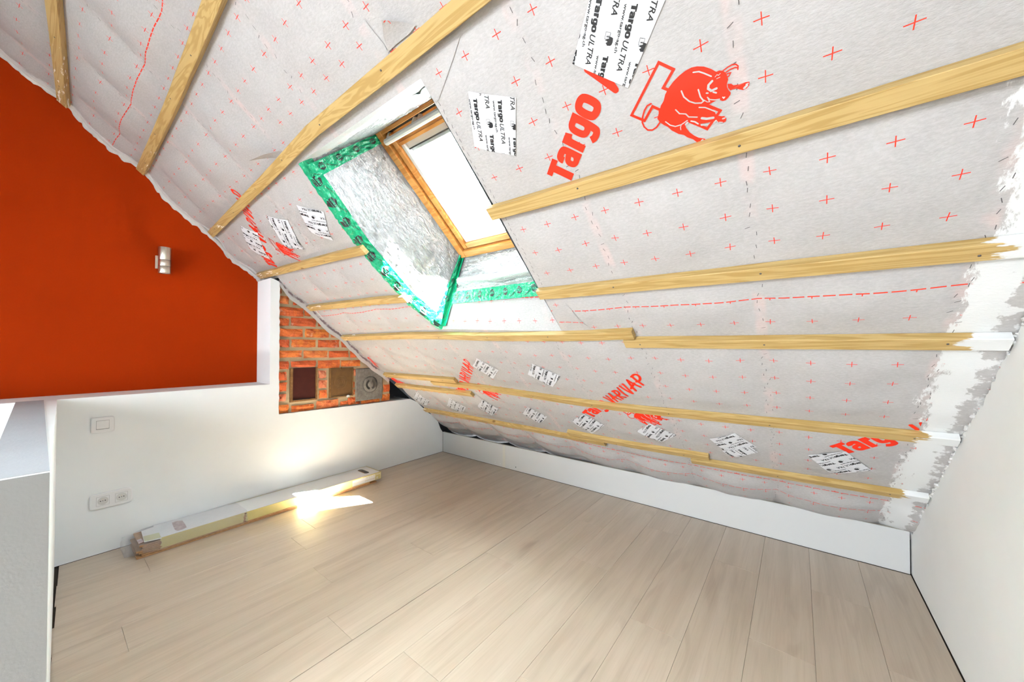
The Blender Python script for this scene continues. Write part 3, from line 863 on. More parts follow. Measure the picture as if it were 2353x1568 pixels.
G0, G1, H0, H1 = S0+SW, S1-SW, T0+SW, T1-.064
for a in ((G0, G0+.020, H0, H1), (G1-.020, G1, H0, H1), (G0+.02, G1-.02, H0, H0+.018)):
    wb('glazing_bead', *a, WO-.060, WO-.018, M_BEAD, sash, .002)
wb('roller_blind_box', G0, G1, H1-.030, H1, WO-.09, WO-.035, M_ALU, sash, .002, label='grey aluminium cassette above the glass')
wb('blind_rail', G0+.012, G1-.012, H1-.052, H1-.031, WO-.085, WO-.05, M_ALU, sash, .003)
wb('blind_groove', G0+.012, G1-.012, H1-.034, H1-.029, WO-.08, WO-.0335, M_GASK_SHADE, sash)
wb('glass_pane', G0, G1, H0, H1, WO-.052, WO-.048, M_GLASS, sash)
# ventilation bar with its brackets
bar = thing('ventilation_bar', (0, 0, 0)); bar.parent = win
vb0 = WV1-.062
prof = [(0, -.004), (.004, .004), (.012, .008), (.022, .006), (.028, -.002), (.020, -.010), (.006, -.011)]
p0 = [RP(S0+.004, vb0+a, WO+.030+b) for a, b in prof]
prism('bar', p0, RU*(S1-S0-.008), M_WPLAST, bar)
for uu in (S0+.012, S0+.20, S1-.20, S1-.02):
    q = [RP(uu, vb0+.006, WO+.026), RP(uu, vb0+.030, WO+.014), RP(uu, vb0+.040, WO-.012), RP(uu, vb0+.032, WO-.028), RP(uu, vb0+.014, WO-.02), RP(uu, vb0+.004, WO+.004)]
    prism('bracket', q, RU*.006, M_ALU, bar)
for k in range(7):   # clips along the frame edge
    s_ = .10+.12*k; P = lifted(rv_left, s_, .985, .004)
    lathe('clip', [(0, .005), (.004, .005), (.006, 0)], P, RU, simple('clip_metal', (.25, .2, .17), .5, .6) if k == 0 else bpy.data.materials['clip_metal'], fr, 8)
# exterior closing of the shaft so that only the glass lets the sky in
for a in ((WU0-.9, WU0, 1.2, 2.9), (WU1, WU1+.9, 1.2, 2.9), (WU0, WU1, 1.2, WV0), (WU0, WU1, WV1, 2.9)):
    wb('sky_stop', *a, WO-.03, WO-.02, M_DARK, fr)
ld = bpy.data.lights.new('daylight_portal', 'AREA'); ld.shape = 'RECTANGLE'; ld.size = G1-G0; ld.size_y = H1-H0; ld.cycles.is_portal = True
lo = bpy.data.objects.new('daylight_portal', ld); COL.objects.link(lo); lo.location = RP((G0+G1)/2, (H0+H1)/2, WO-.12)
lo.rotation_euler = (-NP).to_track_quat('-Z', 'Y').to_euler()

# ------------------------------------------------------------------ chimney breast with soot doors
CX = -.012
C5 = lambda x, y: (580+x/3.921, 600+y/3.921)
chim = thing('chimney', (XR/2, -1.0, .45), 'bare orange brick chimney with three flue covers under the slope', 'chimney')
def wall_edge_z(y): return WE1[1]+(WE0[1]-WE1[1])*(y-WE1[0])/(WE0[0]-WE1[0]) + .0016
def wall_edge_y(z): return WE1[0]+(WE2[0]-WE1[0])*(z-WE1[1])/(WE2[1]-WE1[1])
def cyz(x, y, X=CX): P = onx(*C5(x, y), X); return P.y, P.z
y0c, y1c = -1.523, cyz(1240, 1200)[0]
outl = [(y0c, .612), (y1c, .602), (y1c, cz(y1c, 0)-.012)]
for k in range(1, 13):
    y = y1c+(y0c-y1c)*k/12; outl.append((y, cz(y, 0)-.014))
prism('mortar_bed', [(CX-.011, y, z) for y, z in outl], (XR-CX+.012, 0, 0), M_MORT, chim)
BR = [(250, 250, 268, 292), (250, 315, 330, 385), (372, 368, 402, 398), (250, 420, 460, 497), (475, 430, 530, 497), (250, 515, 332, 585), (355, 515, 575, 590), (597, 520, 700, 590), (247, 612, 455, 682),
      (480, 615, 690, 690), (712, 620, 800, 690), (247, 710, 332, 777), (358, 708, 575, 778), (598, 712, 785, 780), (806, 715, 870, 780), (247, 808, 445, 870), (468, 808, 680, 873),
      (695, 810, 866, 868), (888, 812, 990, 868), (245, 905, 332, 975), (352, 900, 572, 955), (597, 895, 790, 965), (803, 895, 975, 950), (243, 1003, 313, 1078),
      (240, 1098, 312, 1175), (235, 1202, 308, 1265), (240, 1300, 325, 1375), (600, 988, 668, 1055), (603, 1075, 672, 1145), (605, 1165, 673, 1235),
      (912, 975, 934, 1035), (908, 1090, 920, 1140), (910, 1160, 928, 1205), (1185, 1115, 1240, 1180), (1170, 1200, 1240, 1258), (355, 1297, 555, 1355), (583, 1255, 775, 1325),
      (797, 1265, 860, 1297), (865, 1232, 932, 1295), (985, 1245, 1150, 1285), (937, 1265, 972, 1290)]
for (xa, ya_, xb, yb_) in BR:
    ly, lz0 = cyz(xa, ya_); ry, rz0 = cyz(xb, ya_); _, lz1 = cyz(xa, yb_); _, rz1 = cyz(xb, yb_)
    zt_, zb_ = (lz0+rz0)/2, (lz1+rz1)/2
    zb_ = max(zb_, wall_edge_z(ly)+.001, wall_edge_z(ry)+.001); ly = max(ly, wall_edge_y((zt_+zb_)/2)+.0032)
    bm = bmesh.new(); d = random.uniform(-.003, .003)
    bm_box(bm, CX-.045, CX+d, ly, ry, zb_, zt_)
    bmesh.ops.subdivide_edges(bm, edges=bm.edges[:], cuts=2, use_grid_fill=True)
    for v in bm.verts:
        if v.co.x > CX-.02:
            edge = min(v.co.y-ly, ry-v.co.y, v.co.z-zb_, zt_-v.co.z) < 1e-5
            v.co += Vector((random.uniform(-.0025, .0015) - (.005 if edge else 0), random.uniform(-.0035, .0035) if edge else 0, random.uniform(-.0025, .0025) if edge else 0))
            v.co.z = max(v.co.z, wall_edge_z(v.co.y)+.001); v.co.y = max(v.co.y, wall_edge_y(v.co.z)+.0032)
    r_ = bmesh.ops.bisect_plane(bm, geom=bm.verts[:]+bm.edges[:]+bm.faces[:], plane_co=(0, y0c, cz(y0c, 0)-.014), plane_no=Vector((0, cz(y0c, 0)-cz(y1c, 0), y1c-y0c)).normalized(), clear_outer=True)
    ce = [e for e in r_['geom_cut'] if isinstance(e, bmesh.types.BMEdge)]
    if ce: bmesh.ops.holes_fill(bm, edges=[e for e in bm.edges if e.is_boundary])
    bobj('brick', bm, M_BRICK, chim, smooth=False)
def crect(x0, y0, x1, y1, X=CX):
    a = cyz(x0, y0, X); b = cyz(x1, y1, X); c = cyz(x0, y1, X); d = cyz(x1, y0, X)
    return a[0], d[0], (c[1]+b[1])/2, (a[1]+d[1])/2
def cbox(name, r, xa, xb, mat, parent, **pr): return box(name, xa, xb, r[0], r[1], r[2], r[3], mat, parent, **pr)
# cover 1: flat maroon sheet in a rusty rim
d1 = thing('soot_door', Vector((CX, 0, 0))-wloc(chim), 'flat dark maroon cover'); d1.parent = chim
r = crect(340, 962, 585, 1262)
for a in ((r[0], r[0]+.018, r[2], r[3]), (r[1]-.012, r[1], r[2], r[3]), (r[0]+.018, r[1]-.012, r[2], r[2]+.012)): cbox('rim', a, CX-.01, CX+.004, M_RUST, d1)
cbox('plate', (r[0]+.018, r[1]-.012, r[2]+.012, r[3]), CX-.012, CX-.004, M_DOOR1, d1)
cbox('shadow_gap', (r[0]+.018, r[1]-.012, r[2]+.0125, r[2]+.017), CX-.004, CX-.0035, M_GASK_SHADE, d1)
# cover 2: embossed cast iron door with rings
d2 = thing('soot_door', Vector((CX, 0, 0))-wloc(chim), 'brown cast iron cover embossed with concentric rings'); d2.parent = chim
r = crect(693, 962, 908, 1225)
for a in ((r[0], r[0]+.012, r[2], r[3]), (r[1]-.008, r[1], r[2], r[3]), (r[0]+.012, r[1]-.008, r[2], r[2]+.01)): cbox('rim', a, CX-.01, CX+.005, M_RUST, d2)
pr_ = (r[0]+.012, r[1]-.008, r[2]+.014, r[3]); cbox('plate', pr_, CX-.012, CX+.001, M_DOOR2, d2)
cbox('shadow_gap', (pr_[0], pr_[1], r[2]+.010, r[2]+.014), CX-.01, CX-.004, M_GASK_SHADE, d2)
cy_, cz_ = cyz(797, 1090)
def torus(name, P, R, rr, ax, mat, parent, n=36, k=8):
    prof = [(R+rr*cos(2*pi*i/k), rr*sin(2*pi*i/k)) for i in range(k+1)]
    return lathe(name, prof, P, ax, mat, parent, n)
for R in (.016, .024, .032, .041, .050): torus('embossed_ring', (CX+.001, cy_, cz_), R, .0017, (1, 0, 0), M_DOOR2, d2)
bm = bmesh.new()
for a in ((pr_[0]+.012, pr_[1]-.012, pr_[2]+.012, pr_[2]+.015), (pr_[0]+.012, pr_[1]-.012, pr_[3]-.030, pr_[3]-.027), (pr_[0]+.012, pr_[0]+.015, pr_[2]+.012, pr_[3]-.027), (pr_[1]-.015, pr_[1]-.012, pr_[2]+.012, pr_[3]-.027)):
    bm_box(bm, CX, CX+.0022, *a)
bobj('embossed_border', bm, M_DOOR2, d2)
torus('latch', (CX+.003, cy_+.002, pr_[3]-.006), .008, .003, (1, 0, 0), M_RUST, d2, 16, 6)
# cover 3: round vent plug set in cement
d3 = thing('vent_plug', Vector((CX, 0, 0))-wloc(chim), 'round grey vent plug with curved slots bedded in cement'); d3.parent = chim
r = crect(932, 975, 1172, 1252)
bm = bmesh.new(); bm_box(bm, CX-.012, CX+.004, r[0], r[1], r[2], r[3]+.01, .006, 2); bobj('cement_surround', bm, M_CEM, d3)
cy_, cz_ = cyz(1060, 1112); R = .066
lathe('disc', [(0, .006), (R*.94, .006), (R, .002), (R, -.004)], (CX+.004, cy_, cz_), (1, 0, 0), M_CEM, d3, 40)
torus('seat_ring', (CX+.0045, cy_, cz_), R+.002, .0018, (1, 0, 0), M_GASK_SHADE, d3, 40, 6)
for a0, a1 in ((.62*pi, 1.42*pi), (-.38*pi, .36*pi)):
    vs_, fs = [], []
    for k in range(15):
        a = a0+(a1-a0)*k/14
        for q in (R*.42, R*.68): vs_.append((CX+.0106, cy_+q*cos(a), cz_+q*sin(a)))
    for k in range(14): fs.append((2*k, 2*k+1, 2*k+3, 2*k+2))
    mobj('slot', vs_, fs, M_GASK_SHADE, d3)
lathe('hub', [(0, .011), (.018, .010), (.026, .006)], (CX+.004, cy_, cz_), (1, 0, 0), M_CEM, d3, 24)
# crumb of white plaster on the ledge of the second cover
yy, zz = cyz(860, 1218); bm = bmesh.new()
bmesh.ops.create_icosphere(bm, subdivisions=2, radius=1, matrix=Matrix.Translation((CX+.006, yy, zz)) @ Matrix.Diagonal((.008, .016, .009, 1)))
for v in bm.verts: v.co += Vector((random.uniform(-.002, .002), random.uniform(-.003, .003), random.uniform(-.003, .003)))
bobj('plaster_crumb', bm, M_PAPER, chim)

# strip of membrane hanging down on the bricks
vs_, fs, uv = [], [], []
N = 60
for k in range(N+1):
    v = 2.045 - 1.185*k/N; P = MEM(.004, v)
    for j in range(5):
        t = j/4; wd = .060 + .010*mnoise.noise(Vector((v*8, 0, 3)))
        if k < 6: wd *= .45+.09*k
        vs_.append(Vector((.004 - .0065*t*(1-.3*sin(v*17)), P.y, P.z)) + Vector((0, -.5*SN, -CS))*wd*t + Vector((.0012*mnoise.noise(Vector((v*30, t*2, 0))), 0, 0)))
        uv.append((v, 1-t))
for k in range(N):
    for j in range(4): a = k*5+j; fs.append((a, a+1, a+6, a+5))
mobj('membrane_edge', vs_, fs, M_STRIP, ceiling, True, uv, label='edge strip of membrane glued to the brickwork with dark sealant')

# ------------------------------------------------------------------ printed logos on the membrane
TB = (2.351, 2.189)                      # anchor: outer corner of the T of the big logo
cT = lambda x, y: (1040+x/3.5635, y/3.5635)
c2 = lambda x, y: (1400+x/5.8825, 100+y/5.8825)
cV = lambda x, y: (1320+x/8.7125, 840+y/8.7125)
def loc_main(f, pts): return [(lambda q: (q[0]-TB[0], q[1]-TB[1]))(sv(*f(*p))) for p in pts]
TB3 = (1.908, .772)
def loc_low(f, pts): return [(lambda q: (q[0]-TB3[0], q[1]-TB3[1]))(sv(*f(*p))) for p in pts]
bs, ob_, tb = loc_main(cT, [(985, 1446), (1195, 950), (797, 1357)])
tl, tr_ = loc_main(cT, [(768, 1418), (1150, 770)])
dx, dy = ob_[0]-bs[0], ob_[1]-bs[1]; dl = hypot(dx, dy); dx, dy = dx/dl, dy/dl
TANG = math.atan2(dy, dx); CAPT = (tb[0]-bs[0])*(-dy) + (tb[1]-bs[1])*dx
x_start = (tl[0]-bs[0])*dx + (tl[1]-bs[1])*dy; x_end = (tr_[0]-bs[0])*dx + (tr_[1]-bs[1])*dy
ORG = (bs[0]+dx*x_start, bs[1]+dy*x_start)
GLY = [  # heavy condensed letters T a r g o, cap height 1
 [('r', [(0, .885), (.66, .885)], .23), ('r', [(.33, 1.0), (.33, 0)], .29)],
 [('r', [(.76, .56), (.76, .66), (.83, .745), (1.05, .745), (1.13, .67), (1.13, 0)], .25), ('r', [(1.13, .47), (.88, .44), (.765, .36), (.765, .19), (.83, .11), (.98, .10), (1.13, .22)], .22)],
 [('r', [(1.45, 0), (1.45, .86)], .27), ('r', [(1.45, .58), (1.53, .70), (1.70, .735)], .26)],
 [('r', [(2.24, .86), (2.24, -.08), (2.15, -.185), (1.95, -.185), (1.84, -.10)], .24), ('c', [(1.97, .745), (1.87, .65), (1.87, .27), (1.96, .155), (2.14, .155), (2.24, .27), (2.24, .65), (2.14, .745)], .23)],
 [('c', [(2.60, .75), (2.49, .64), (2.49, .22), (2.60, .11), (2.80, .11), (2.91, .22), (2.91, .64), (2.80, .75)], .25)]]
GW = 3.035
def chaikin(p, closed, it=2):
    for _ in range(it):
        q = [] if closed else [p[0]]; n = len(p)
        for i in range(n if closed else n-1):
            a, b = p[i], p[(i+1) % n]
            q += [(.75*a[0]+.25*b[0], .75*a[1]+.25*b[1]), (.25*a[0]+.75*b[0], .25*a[1]+.75*b[1])]
        p = q if closed else q+[p[-1]]
    return p
def targo_local(it=2):
    return [merge([ribbon(chaikin(p, k == 'c', it) if len(p) > 2 else p, w_, k == 'c', False) for k, p, w_ in g]) for g in GLY]
def targo_at(x, y, W, H):
    sx = W/GW
    return merge([xf(o_, lambda a, b: (x+a*sx, y+b*H)) for o_ in targo_local(1)])
def targo_letters():
    sx = (x_end-x_start)/GW; sy = CAPT
    ca, sa = cos(TANG), sin(TANG)
    return [xf(o_, lambda a, b: (ORG[0]+ca*a*sx-sa*b*sy, ORG[1]+sa*a*sx+ca*b*sy)) for o_ in targo_local()]
LET = targo_letters()
VAR = [  # brush letters V A R I V A P, strokes in the photograph's lower logo
 [[(590, 622), (700, 690), (835, 775)], [(645, 588), (740, 680), (840, 775)]],
 [[(708, 528), (755, 610), (800, 665), (862, 716)], [(708, 528), (800, 610), (935, 678)], [(775, 660), (830, 595)]],
 [[(795, 475), (880, 570), (975, 652)], [(772, 478), (830, 455), (890, 480), (918, 528), (890, 568), (858, 580)], [(880, 575), (960, 600), (1032, 612)]],
 [[(876, 402), (960, 490), (1070, 575)]],
 [[(920, 368), (1020, 440), (1172, 522)], [(984, 322), (1075, 415), (1178, 520)]],
 [[(1070, 242), (1150, 370), (1240, 468)], [(1070, 242), (1200, 330), (1330, 400)], [(1145, 420), (1208, 312)]],
 [[(1172, 190), (1270, 280), (1380, 360)], [(1150, 185), (1200, 142), (1270, 152), (1326, 212), (1318, 272), (1250, 290)]]]
VARL = [merge([ribbon(chaikin(loc_low(cV, st), False, 2), .0125) for st in let]) for let in VAR]
body = [(820, 560), (880, 480), (960, 400), (1040, 340), (1120, 298), (1200, 285), (1290, 292), (1380, 325), (1450, 368), (1490, 352), (1540, 358), (1578, 388),
        (1600, 440), (1608, 480), (1592, 540), (1592, 580), (1610, 620), (1642, 658), (1640, 685), (1612, 725), (1575, 760), (1535, 772), (1505, 762), (1488, 742),
        (1440, 765), (1390, 790), (1345, 818), (1370, 850), (1425, 905), (1440, 950), (1475, 972), (1520, 978), (1555, 976), (1585, 1010), (1575, 1050), (1525, 1073), (1480, 1064), (1462, 1042),
        (1440, 1052), (1412, 1070), (1390, 1050), (1350, 1062), (1290, 1072), (1215, 1080), (1140, 1060), (1080, 1040), (1032, 1092), (1042, 1130), (1090, 1195), (1150, 1240), (1210, 1270), (1298, 1285),
        (1300, 1310), (1270, 1360), (1225, 1378), (1190, 1335), (1130, 1290), (1060, 1265), (1010, 1230), (940, 1215), (850, 1165), (800, 1115), (740, 1080), (690, 1040),
        (660, 990), (690, 880), (712, 805), (750, 740), (772, 650), (800, 600)]
foreleg = [(1600, 540), (1650, 540), (1680, 562), (1760, 552), (1840, 520), (1896, 510), (1890, 560), (1860, 600), (1810, 628), (1760, 620), (1720, 606), (1660, 618), (1640, 632), (1606, 590)]
def rb(pts, w): return ribbon(loc_main(c2, pts), w)
PXW = .1/ (98*5.8825)          # metres per crop pixel on the slope (approximate)
bull_red = merge([tri_poly(loc_main(c2, body)), tri_poly(loc_main(c2, foreleg))])
bull_lines = merge([rb(p, wd) for p, wd in (
    ([(1540, 358), (1600, 312), (1660, 282), (1710, 278), (1742, 302), (1738, 350)], .0022), ([(1580, 378), (1640, 342), (1700, 320), (1736, 326)], .0022),
    ([(1590, 402), (1642, 388), (1622, 428), (1598, 446)], .002),
    ([(690, 1050), (650, 1110), (590, 1152), (530, 1150), (482, 1102), (460, 1040), (466, 960), (492, 870), (530, 805), (582, 776)], .0036))])
frame_t = merge([rb([(812, 592), (745, 562), (882, 320), (684, 226), (318, 936), (490, 1016), (600, 815), (700, 866)], .0058), rb([(1345, 832), (1502, 904), (1325, 1150), (1090, 1042)], .0058)])
bull_white = merge([rb(p, wd) for p, wd in (
    ([(1145, 362), (1220, 354), (1290, 380), (1384, 424)], .0026), ([(1395, 490), (1348, 540), (1342, 590), (1385, 622), (1452, 592)], .0045),
    ([(988, 608), (1020, 690), (1090, 755), (1170, 785), (1250, 785), (1282, 758), (1240, 700), (1212, 598)], .0028), ([(1332, 710), (1362, 742), (1430, 750), (1492, 742)], .0022),
    ([(1285, 745), (1330, 775), (1362, 772), (1340, 730)], .0016), ([(908, 868), (958, 925), (1040, 932), (1080, 976), (1192, 982)], .0026), ([(770, 1035), (830, 1085), (900, 1106), (980, 1082), (1060, 1026)], .0024),
    ([(978, 1090), (968, 1120), (972, 1156)], .0016), ([(1220, 846), (1300, 850), (1380, 885), (1432, 910)], .0024), ([(1255, 998), (1320, 1008), (1408, 996)], .0050),
    ([(1110, 1035), (1160, 1046), (1205, 1076)], .0030), ([(1410, 640), (1450, 652)], .0030), ([(1320, 650), (1338, 652)], .0030), ([(1536, 716), (1550, 730), (1562, 716)], .0022),
    ([(1435, 435), (1460, 405), (1480, 415), (1505, 390)], .0012), ([(1455, 460), (1500, 440)], .0012), ([(1040, 1080), (1062, 1056)], .0045), ([(1242, 1325), (1262, 1300)], .0045), ([(1826, 598), (1862, 560)], .0045), ([(1850, 545), (1880, 532)], .002),
    ([(1420, 1062), (1445, 1036)], .0035), ([(1535, 1010), (1562, 1002)], .0028), ([(1490, 1058), (1530, 1060)], .0022), ([(1250, 1092), (1330, 1092)], .004))])
OPc = OPEN
def cut_open(shape, clip_left):          # keep only what lies left of the skylight opening
    return shape
M_WPRINT = simple('unprinted_membrane', (.44, .43, .425), .65)
def logo(u0, v0, which='all', clip=None, lab=None):
    lg = thing('printed_logo', MEM(u0, v0)); lg.parent = ceiling; lg.location = MEM(u0, v0)
    if lab: lg['label'] = lab
    def at(lift): return lambda a, b: MEM(u0+a, v0+b, lift)
    cl = [(x-u0, y-v0) for x, y in clip] if clip else None
    for sh in LET: print_on('printed_letter', sh, at(.0014), M_REDP, lg, cl, .03)
    for sh in VARL: print_on('printed_letter', sh, at(.0014), M_REDP, lg, cl, .03)
    print_on('bull_silhouette', bull_red, at(.0014), M_REDP, lg, cl, .03, kind='stuff')
    print_on('outline_strokes', merge([bull_lines]), at(.0015), M_REDP, lg, cl, .03, kind='stuff')
    print_on('frame_emblem', frame_t, at(.0013), M_REDP, lg, cl, .03, kind='stuff')
    print_on('drawn_lines', bull_white, at(.0022), M_WPRINT, lg, cl, .03, kind='stuff')
PT = 1.125
room = [(.004, -.1), (RL-.004, -.1), (RL-.004, 3.9), (.004, 3.9)]
logo(TB[0], TB[1], lab='large red bull emblem and lettering above the batten')
logo(TB[0]-2*PT, TB[1], clip=[(-.2, 1.9), (1.13, 1.9), (1.13, 2.9), (-.2, 2.9)], lab='red lettering and bull beside the skylight')
logo(TB[0]-PT, TB[1], clip=[(1.0, 1.75), (1.15, 1.75), (1.160, 2.1), (1.24, 2.45), (1.0, 2.45)], lab='red scrap of a letter at the skylight edge')
for k in (-2, -1, 0, 1): logo(TB3[0]+k*PT, TB3[1], clip=[(min(x, 3.245), y) for x, y in room], lab='red lettering and bull low on the slope')

# ------------------------------------------------------------------ printed tape patches
def patch_tile():
    bl = []
    per, ls, hc = .180, .0360, .0118
    for r_ in range(-9, 10):
        y = r_*ls; sh = (r_ % 2)*per*.5
        for k in range(-3, 4):
            x = k*per + sh
            bl.append(targo_at(x, y, .055, hc))
            bl.append(put_text('ULTRA', x+.0585, y-.0004, .054, hc*1.02, 0, .012, .25))
            bl.append(put_text('www.targo-ag.ch', x+.002, y-.0142, .080, .0062, 0, .014))
            sx_ = .10
            emb = [(q[0], q[1]) for q in loc_main(c2, body[::2])]
            ca, sa = cos(-TANG), sin(-TANG); cxm = sum(q[0] for q in emb)/len(emb); cym = sum(q[1] for q in emb)/len(emb)
            pts_ = [(x-.026 + .115*(ca*(q[0]-cxm)-sa*(q[1]-cym)), y+.004 + .115*(sa*(q[0]-cxm)+ca*(q[1]-cym))) for q in emb]
            bl.append(tri_poly(pts_))
            a = (x-.040, y-.004)
            bl.append(ribbon([(a[0], a[1]), (a[0]+.012, a[1]), (a[0]+.012, a[1]+.005), (a[0]+.006, a[1]+.005), (a[0]+.006, a[1]+.010), (a[0], a[1]+.010)], .0006, True))
    return merge(bl)
TILE = patch_tile()
c7 = lambda x, y: (1500+x/2.7585, 760+y/2.7585)
cb = lambda x, y: (860+x/3.361, 760+y/3.361)
c8 = lambda x, y: (460+x/5.227, 440+y/5.227)
cp = lambda x, y: (1610+x/5.739, 980+y/5.739)
# crop function, four corners, two points along the reading direction, label
PATCH = [
 (cT, [(150, 728), (530, 788), (533, 1255), (190, 1190)], [(205, 785), (250, 1090)], 'small white printed patch between the skylight and the large red lettering'),
 (cT, [(1180, -190), (1820, -180), (1450, 697), (997, 503)], [(1510, 10), (1400, 480)], 'largest white printed patch, covering the end of the big red word'),
 (c7, [(980, 768), (1222, 745), (1385, 868), (1125, 890)], [(1230, 762), (1090, 795)], 'white printed patch at the foot of the red letters near the right gable'),
 (cp, [(120, 130), (455, 55), (738, 250), (300, 280)], [(450, 90), (250, 145)], 'white printed patch beside the pink rafter line on the lower slope'),
 (cp, [(285, 285), (640, 225), (762, 310), (455, 378)], [(330, 290), (440, 360)], 'smaller white printed patch with turned lettering, lapping over another beside the rafter line'),
 (cV, [(-40, 1062), (200, 938), (604, 1180), (350, 1358)], [(215, 960), (105, 1085)], 'white printed patch just below the red word in the middle of the slope'),
 (cV, [(1255, 1268), (1515, 1125), (2045, 1385), (1740, 1515)], [(1530, 1150), (1410, 1285)], 'white printed patch touching the legs of the half hidden red bull'),
 (cb, [(800, 197), (970, 290), (925, 357), (765, 264)], [(815, 215), (790, 265)], 'white printed patch right of the red word ends below the skylight'),
 (cb, [(1228, 235), (1445, 335), (1385, 418), (1190, 325)], [(1250, 250), (1230, 345)], 'white printed patch high on the lower slope between two red words'),
 (cb, [(1192, 578), (1340, 660), (1285, 705), (1147, 625)], [(1215, 590), (1185, 640)], 'white printed patch alone between the two low red bulls'),
 (cb, [(845, 515), (968, 595), (925, 637), (805, 567)], [(855, 525), (840, 570)], 'white printed patch on the hooves of the small red bull by the chimney'),
 (cb, [(592, 505), (714, 580), (687, 630), (572, 556)], [(640, 545), (625, 600)], 'white printed patch below the free end of the short batten'),
 (cb, [(332, 462), (437, 530), (410, 563), (310, 500)], [(380, 500), (365, 535)], 'white printed patch nearest the white half wall corner'),
 (c8, [(1195, 130), (1490, 240), (1615, 575), (1362, 450)], [(1470, 240), (1275, 180)], 'white printed patch close to the left edge of the skylight'),
 (c8, [(830, 262), (1060, 340), (1275, 685), (1060, 620)], [(1030, 340), (1145, 555)], 'white printed patch above the small red bull beside the skylight'),
 (c8, [(495, 400), (695, 492), (865, 800), (645, 655)], [(520, 460), (675, 545)], 'white printed patch under the red word nearest the red wall'),
]
for i, (cf, cor, rd, lab) in enumerate(PATCH):
    q = [sv(*cf(*p)) for p in cor]; ra, rbb = [sv(*cf(*p)) for p in rd]
    a = math.atan2(rbb[1]-ra[1], rbb[0]-ra[0]); ca, sa = cos(a), sin(a)
    mid = (sum(p[0] for p in q)/4, sum(p[1] for p in q)/4)
    th = thing('tape_patch', MEM(*mid), lab, 'tape patch', 'printed repair patches on the membrane')
    L0 = .0046 if i == 4 else .0022 + .0008*(i % 3)
    lq = [(p[0]-mid[0], p[1]-mid[1]) for p in q]
    print_on('paper', tri_poly(lq), lambda x, y: MEM(mid[0]+x, mid[1]+y, L0), M_PAPER, th, None, .012)
    tx = (ra[0]-mid[0], ra[1]-mid[1])
    rad = max(hypot(*p) for p in lq)+.12
    sh = xf(TILE, lambda x, y: (tx[0]+ca*x-sa*(y-.006), tx[1]+sa*x+ca*(y-.006)))
    keep = [f for f in sh[1] if all(hypot(*sh[0][k]) < rad+.1 for k in f)]
    used = sorted({k for f in keep for k in f}); mp = {k: j for j, k in enumerate(used)}
    sh = ([sh[0][k] for k in used], [tuple(mp[k] for k in f) for f in keep])
    print_on('printed_text', sh, lambda x, y: MEM(mid[0]+x, mid[1]+y, L0+.0009), M_BLACKP, th, lq, .02, kind='stuff')

# ------------------------------------------------------------------ staples along the rafters
vs_, fs = [], []
def staple(u, v, a, l=.012, w_=.0014):
    d = (cos(a)*l/2, sin(a)*l/2); nn = (-sin(a)*w_/2, cos(a)*w_/2); o_ = len(vs_)
    for sx_, sy_ in ((-1, -1), (1, -1), (1, 1), (-1, 1)):
        vs_.append(MEM(u+sx_*d[0]+sy_*nn[0], v+sx_*d[1]+sy_*nn[1], .0013))
    fs.append((o_, o_+1, o_+2, o_+3))
for ur in RAFT:
    v = .05
    while v < 3.6:
        if .0 < ur < RL and not (1.14 < ur < 2.1 and 1.46 < v < 2.56):
            staple(ur+random.uniform(-.012, .012), v, random.choice((1.5, 1.5, 1.75, .35, 1.2))+random.uniform(-.2, .2))
        v += random.uniform(.018, .045)
for k in range(46):
    v = 1.5+1.0*k/46; staple(2.10+random.uniform(0, .012), v, 1.6+random.uniform(-.4, .4))
mobj('staples', vs_, fs, M_STEEL, ceiling, kind='stuff')

# ------------------------------------------------------------------ extra pieces of membrane lapped over the sheet
c6 = lambda x, y: (600+x/3.361, y/3.361)
c44_ = lambda x, y: (1200+x/3.361, 340+y/3.361)
def overlay(cf, pts, lift, name='membrane_lap', uoff=(.0, .05), clip=None, **pr):
    q = [sv(*cf(*p)) for p in pts]; s_ = clip_refine(tri_poly(q), clip, .03)
    return mobj(name, [MEM(a, b, lift+.001*abs(mnoise.noise(Vector((a*12, b*12, 5))))) for a, b in s_[0]], s_[1], M_MEMB, ceiling, True,
                [(a+uoff[0], b+uoff[1]) for a, b in s_[0]], **pr)
overlay(c6, [(98, 890), (250, 770), (370, 668), (470, 560), (560, 460), (690, 310), (810, 152), (870, 235), (960, 350), (1000, 440), (900, 560), (220, 1110)], .0018, label='piece of membrane lapped over the sheet above the long batten')
overlay(c6, [(1255, 445), (1565, 190), (1500, 420), (1440, 600), (1372, 772), (1340, 790), (1210, 520)], .0018, uoff=(.0, .0), clip=[(2.095, 1.4), (2.6, 1.4), (2.6, 3.), (2.095, 3.)], label='piece of membrane lapped over the sheet at the skylight corner')
overlay(c44_, [(180, 1165), (305, 1165), (400, 1255), (480, 1350), (560, 1412), (330, 1420)], .0018, uoff=(.04, .07), label='piece of membrane lapped at the lower skylight corner')
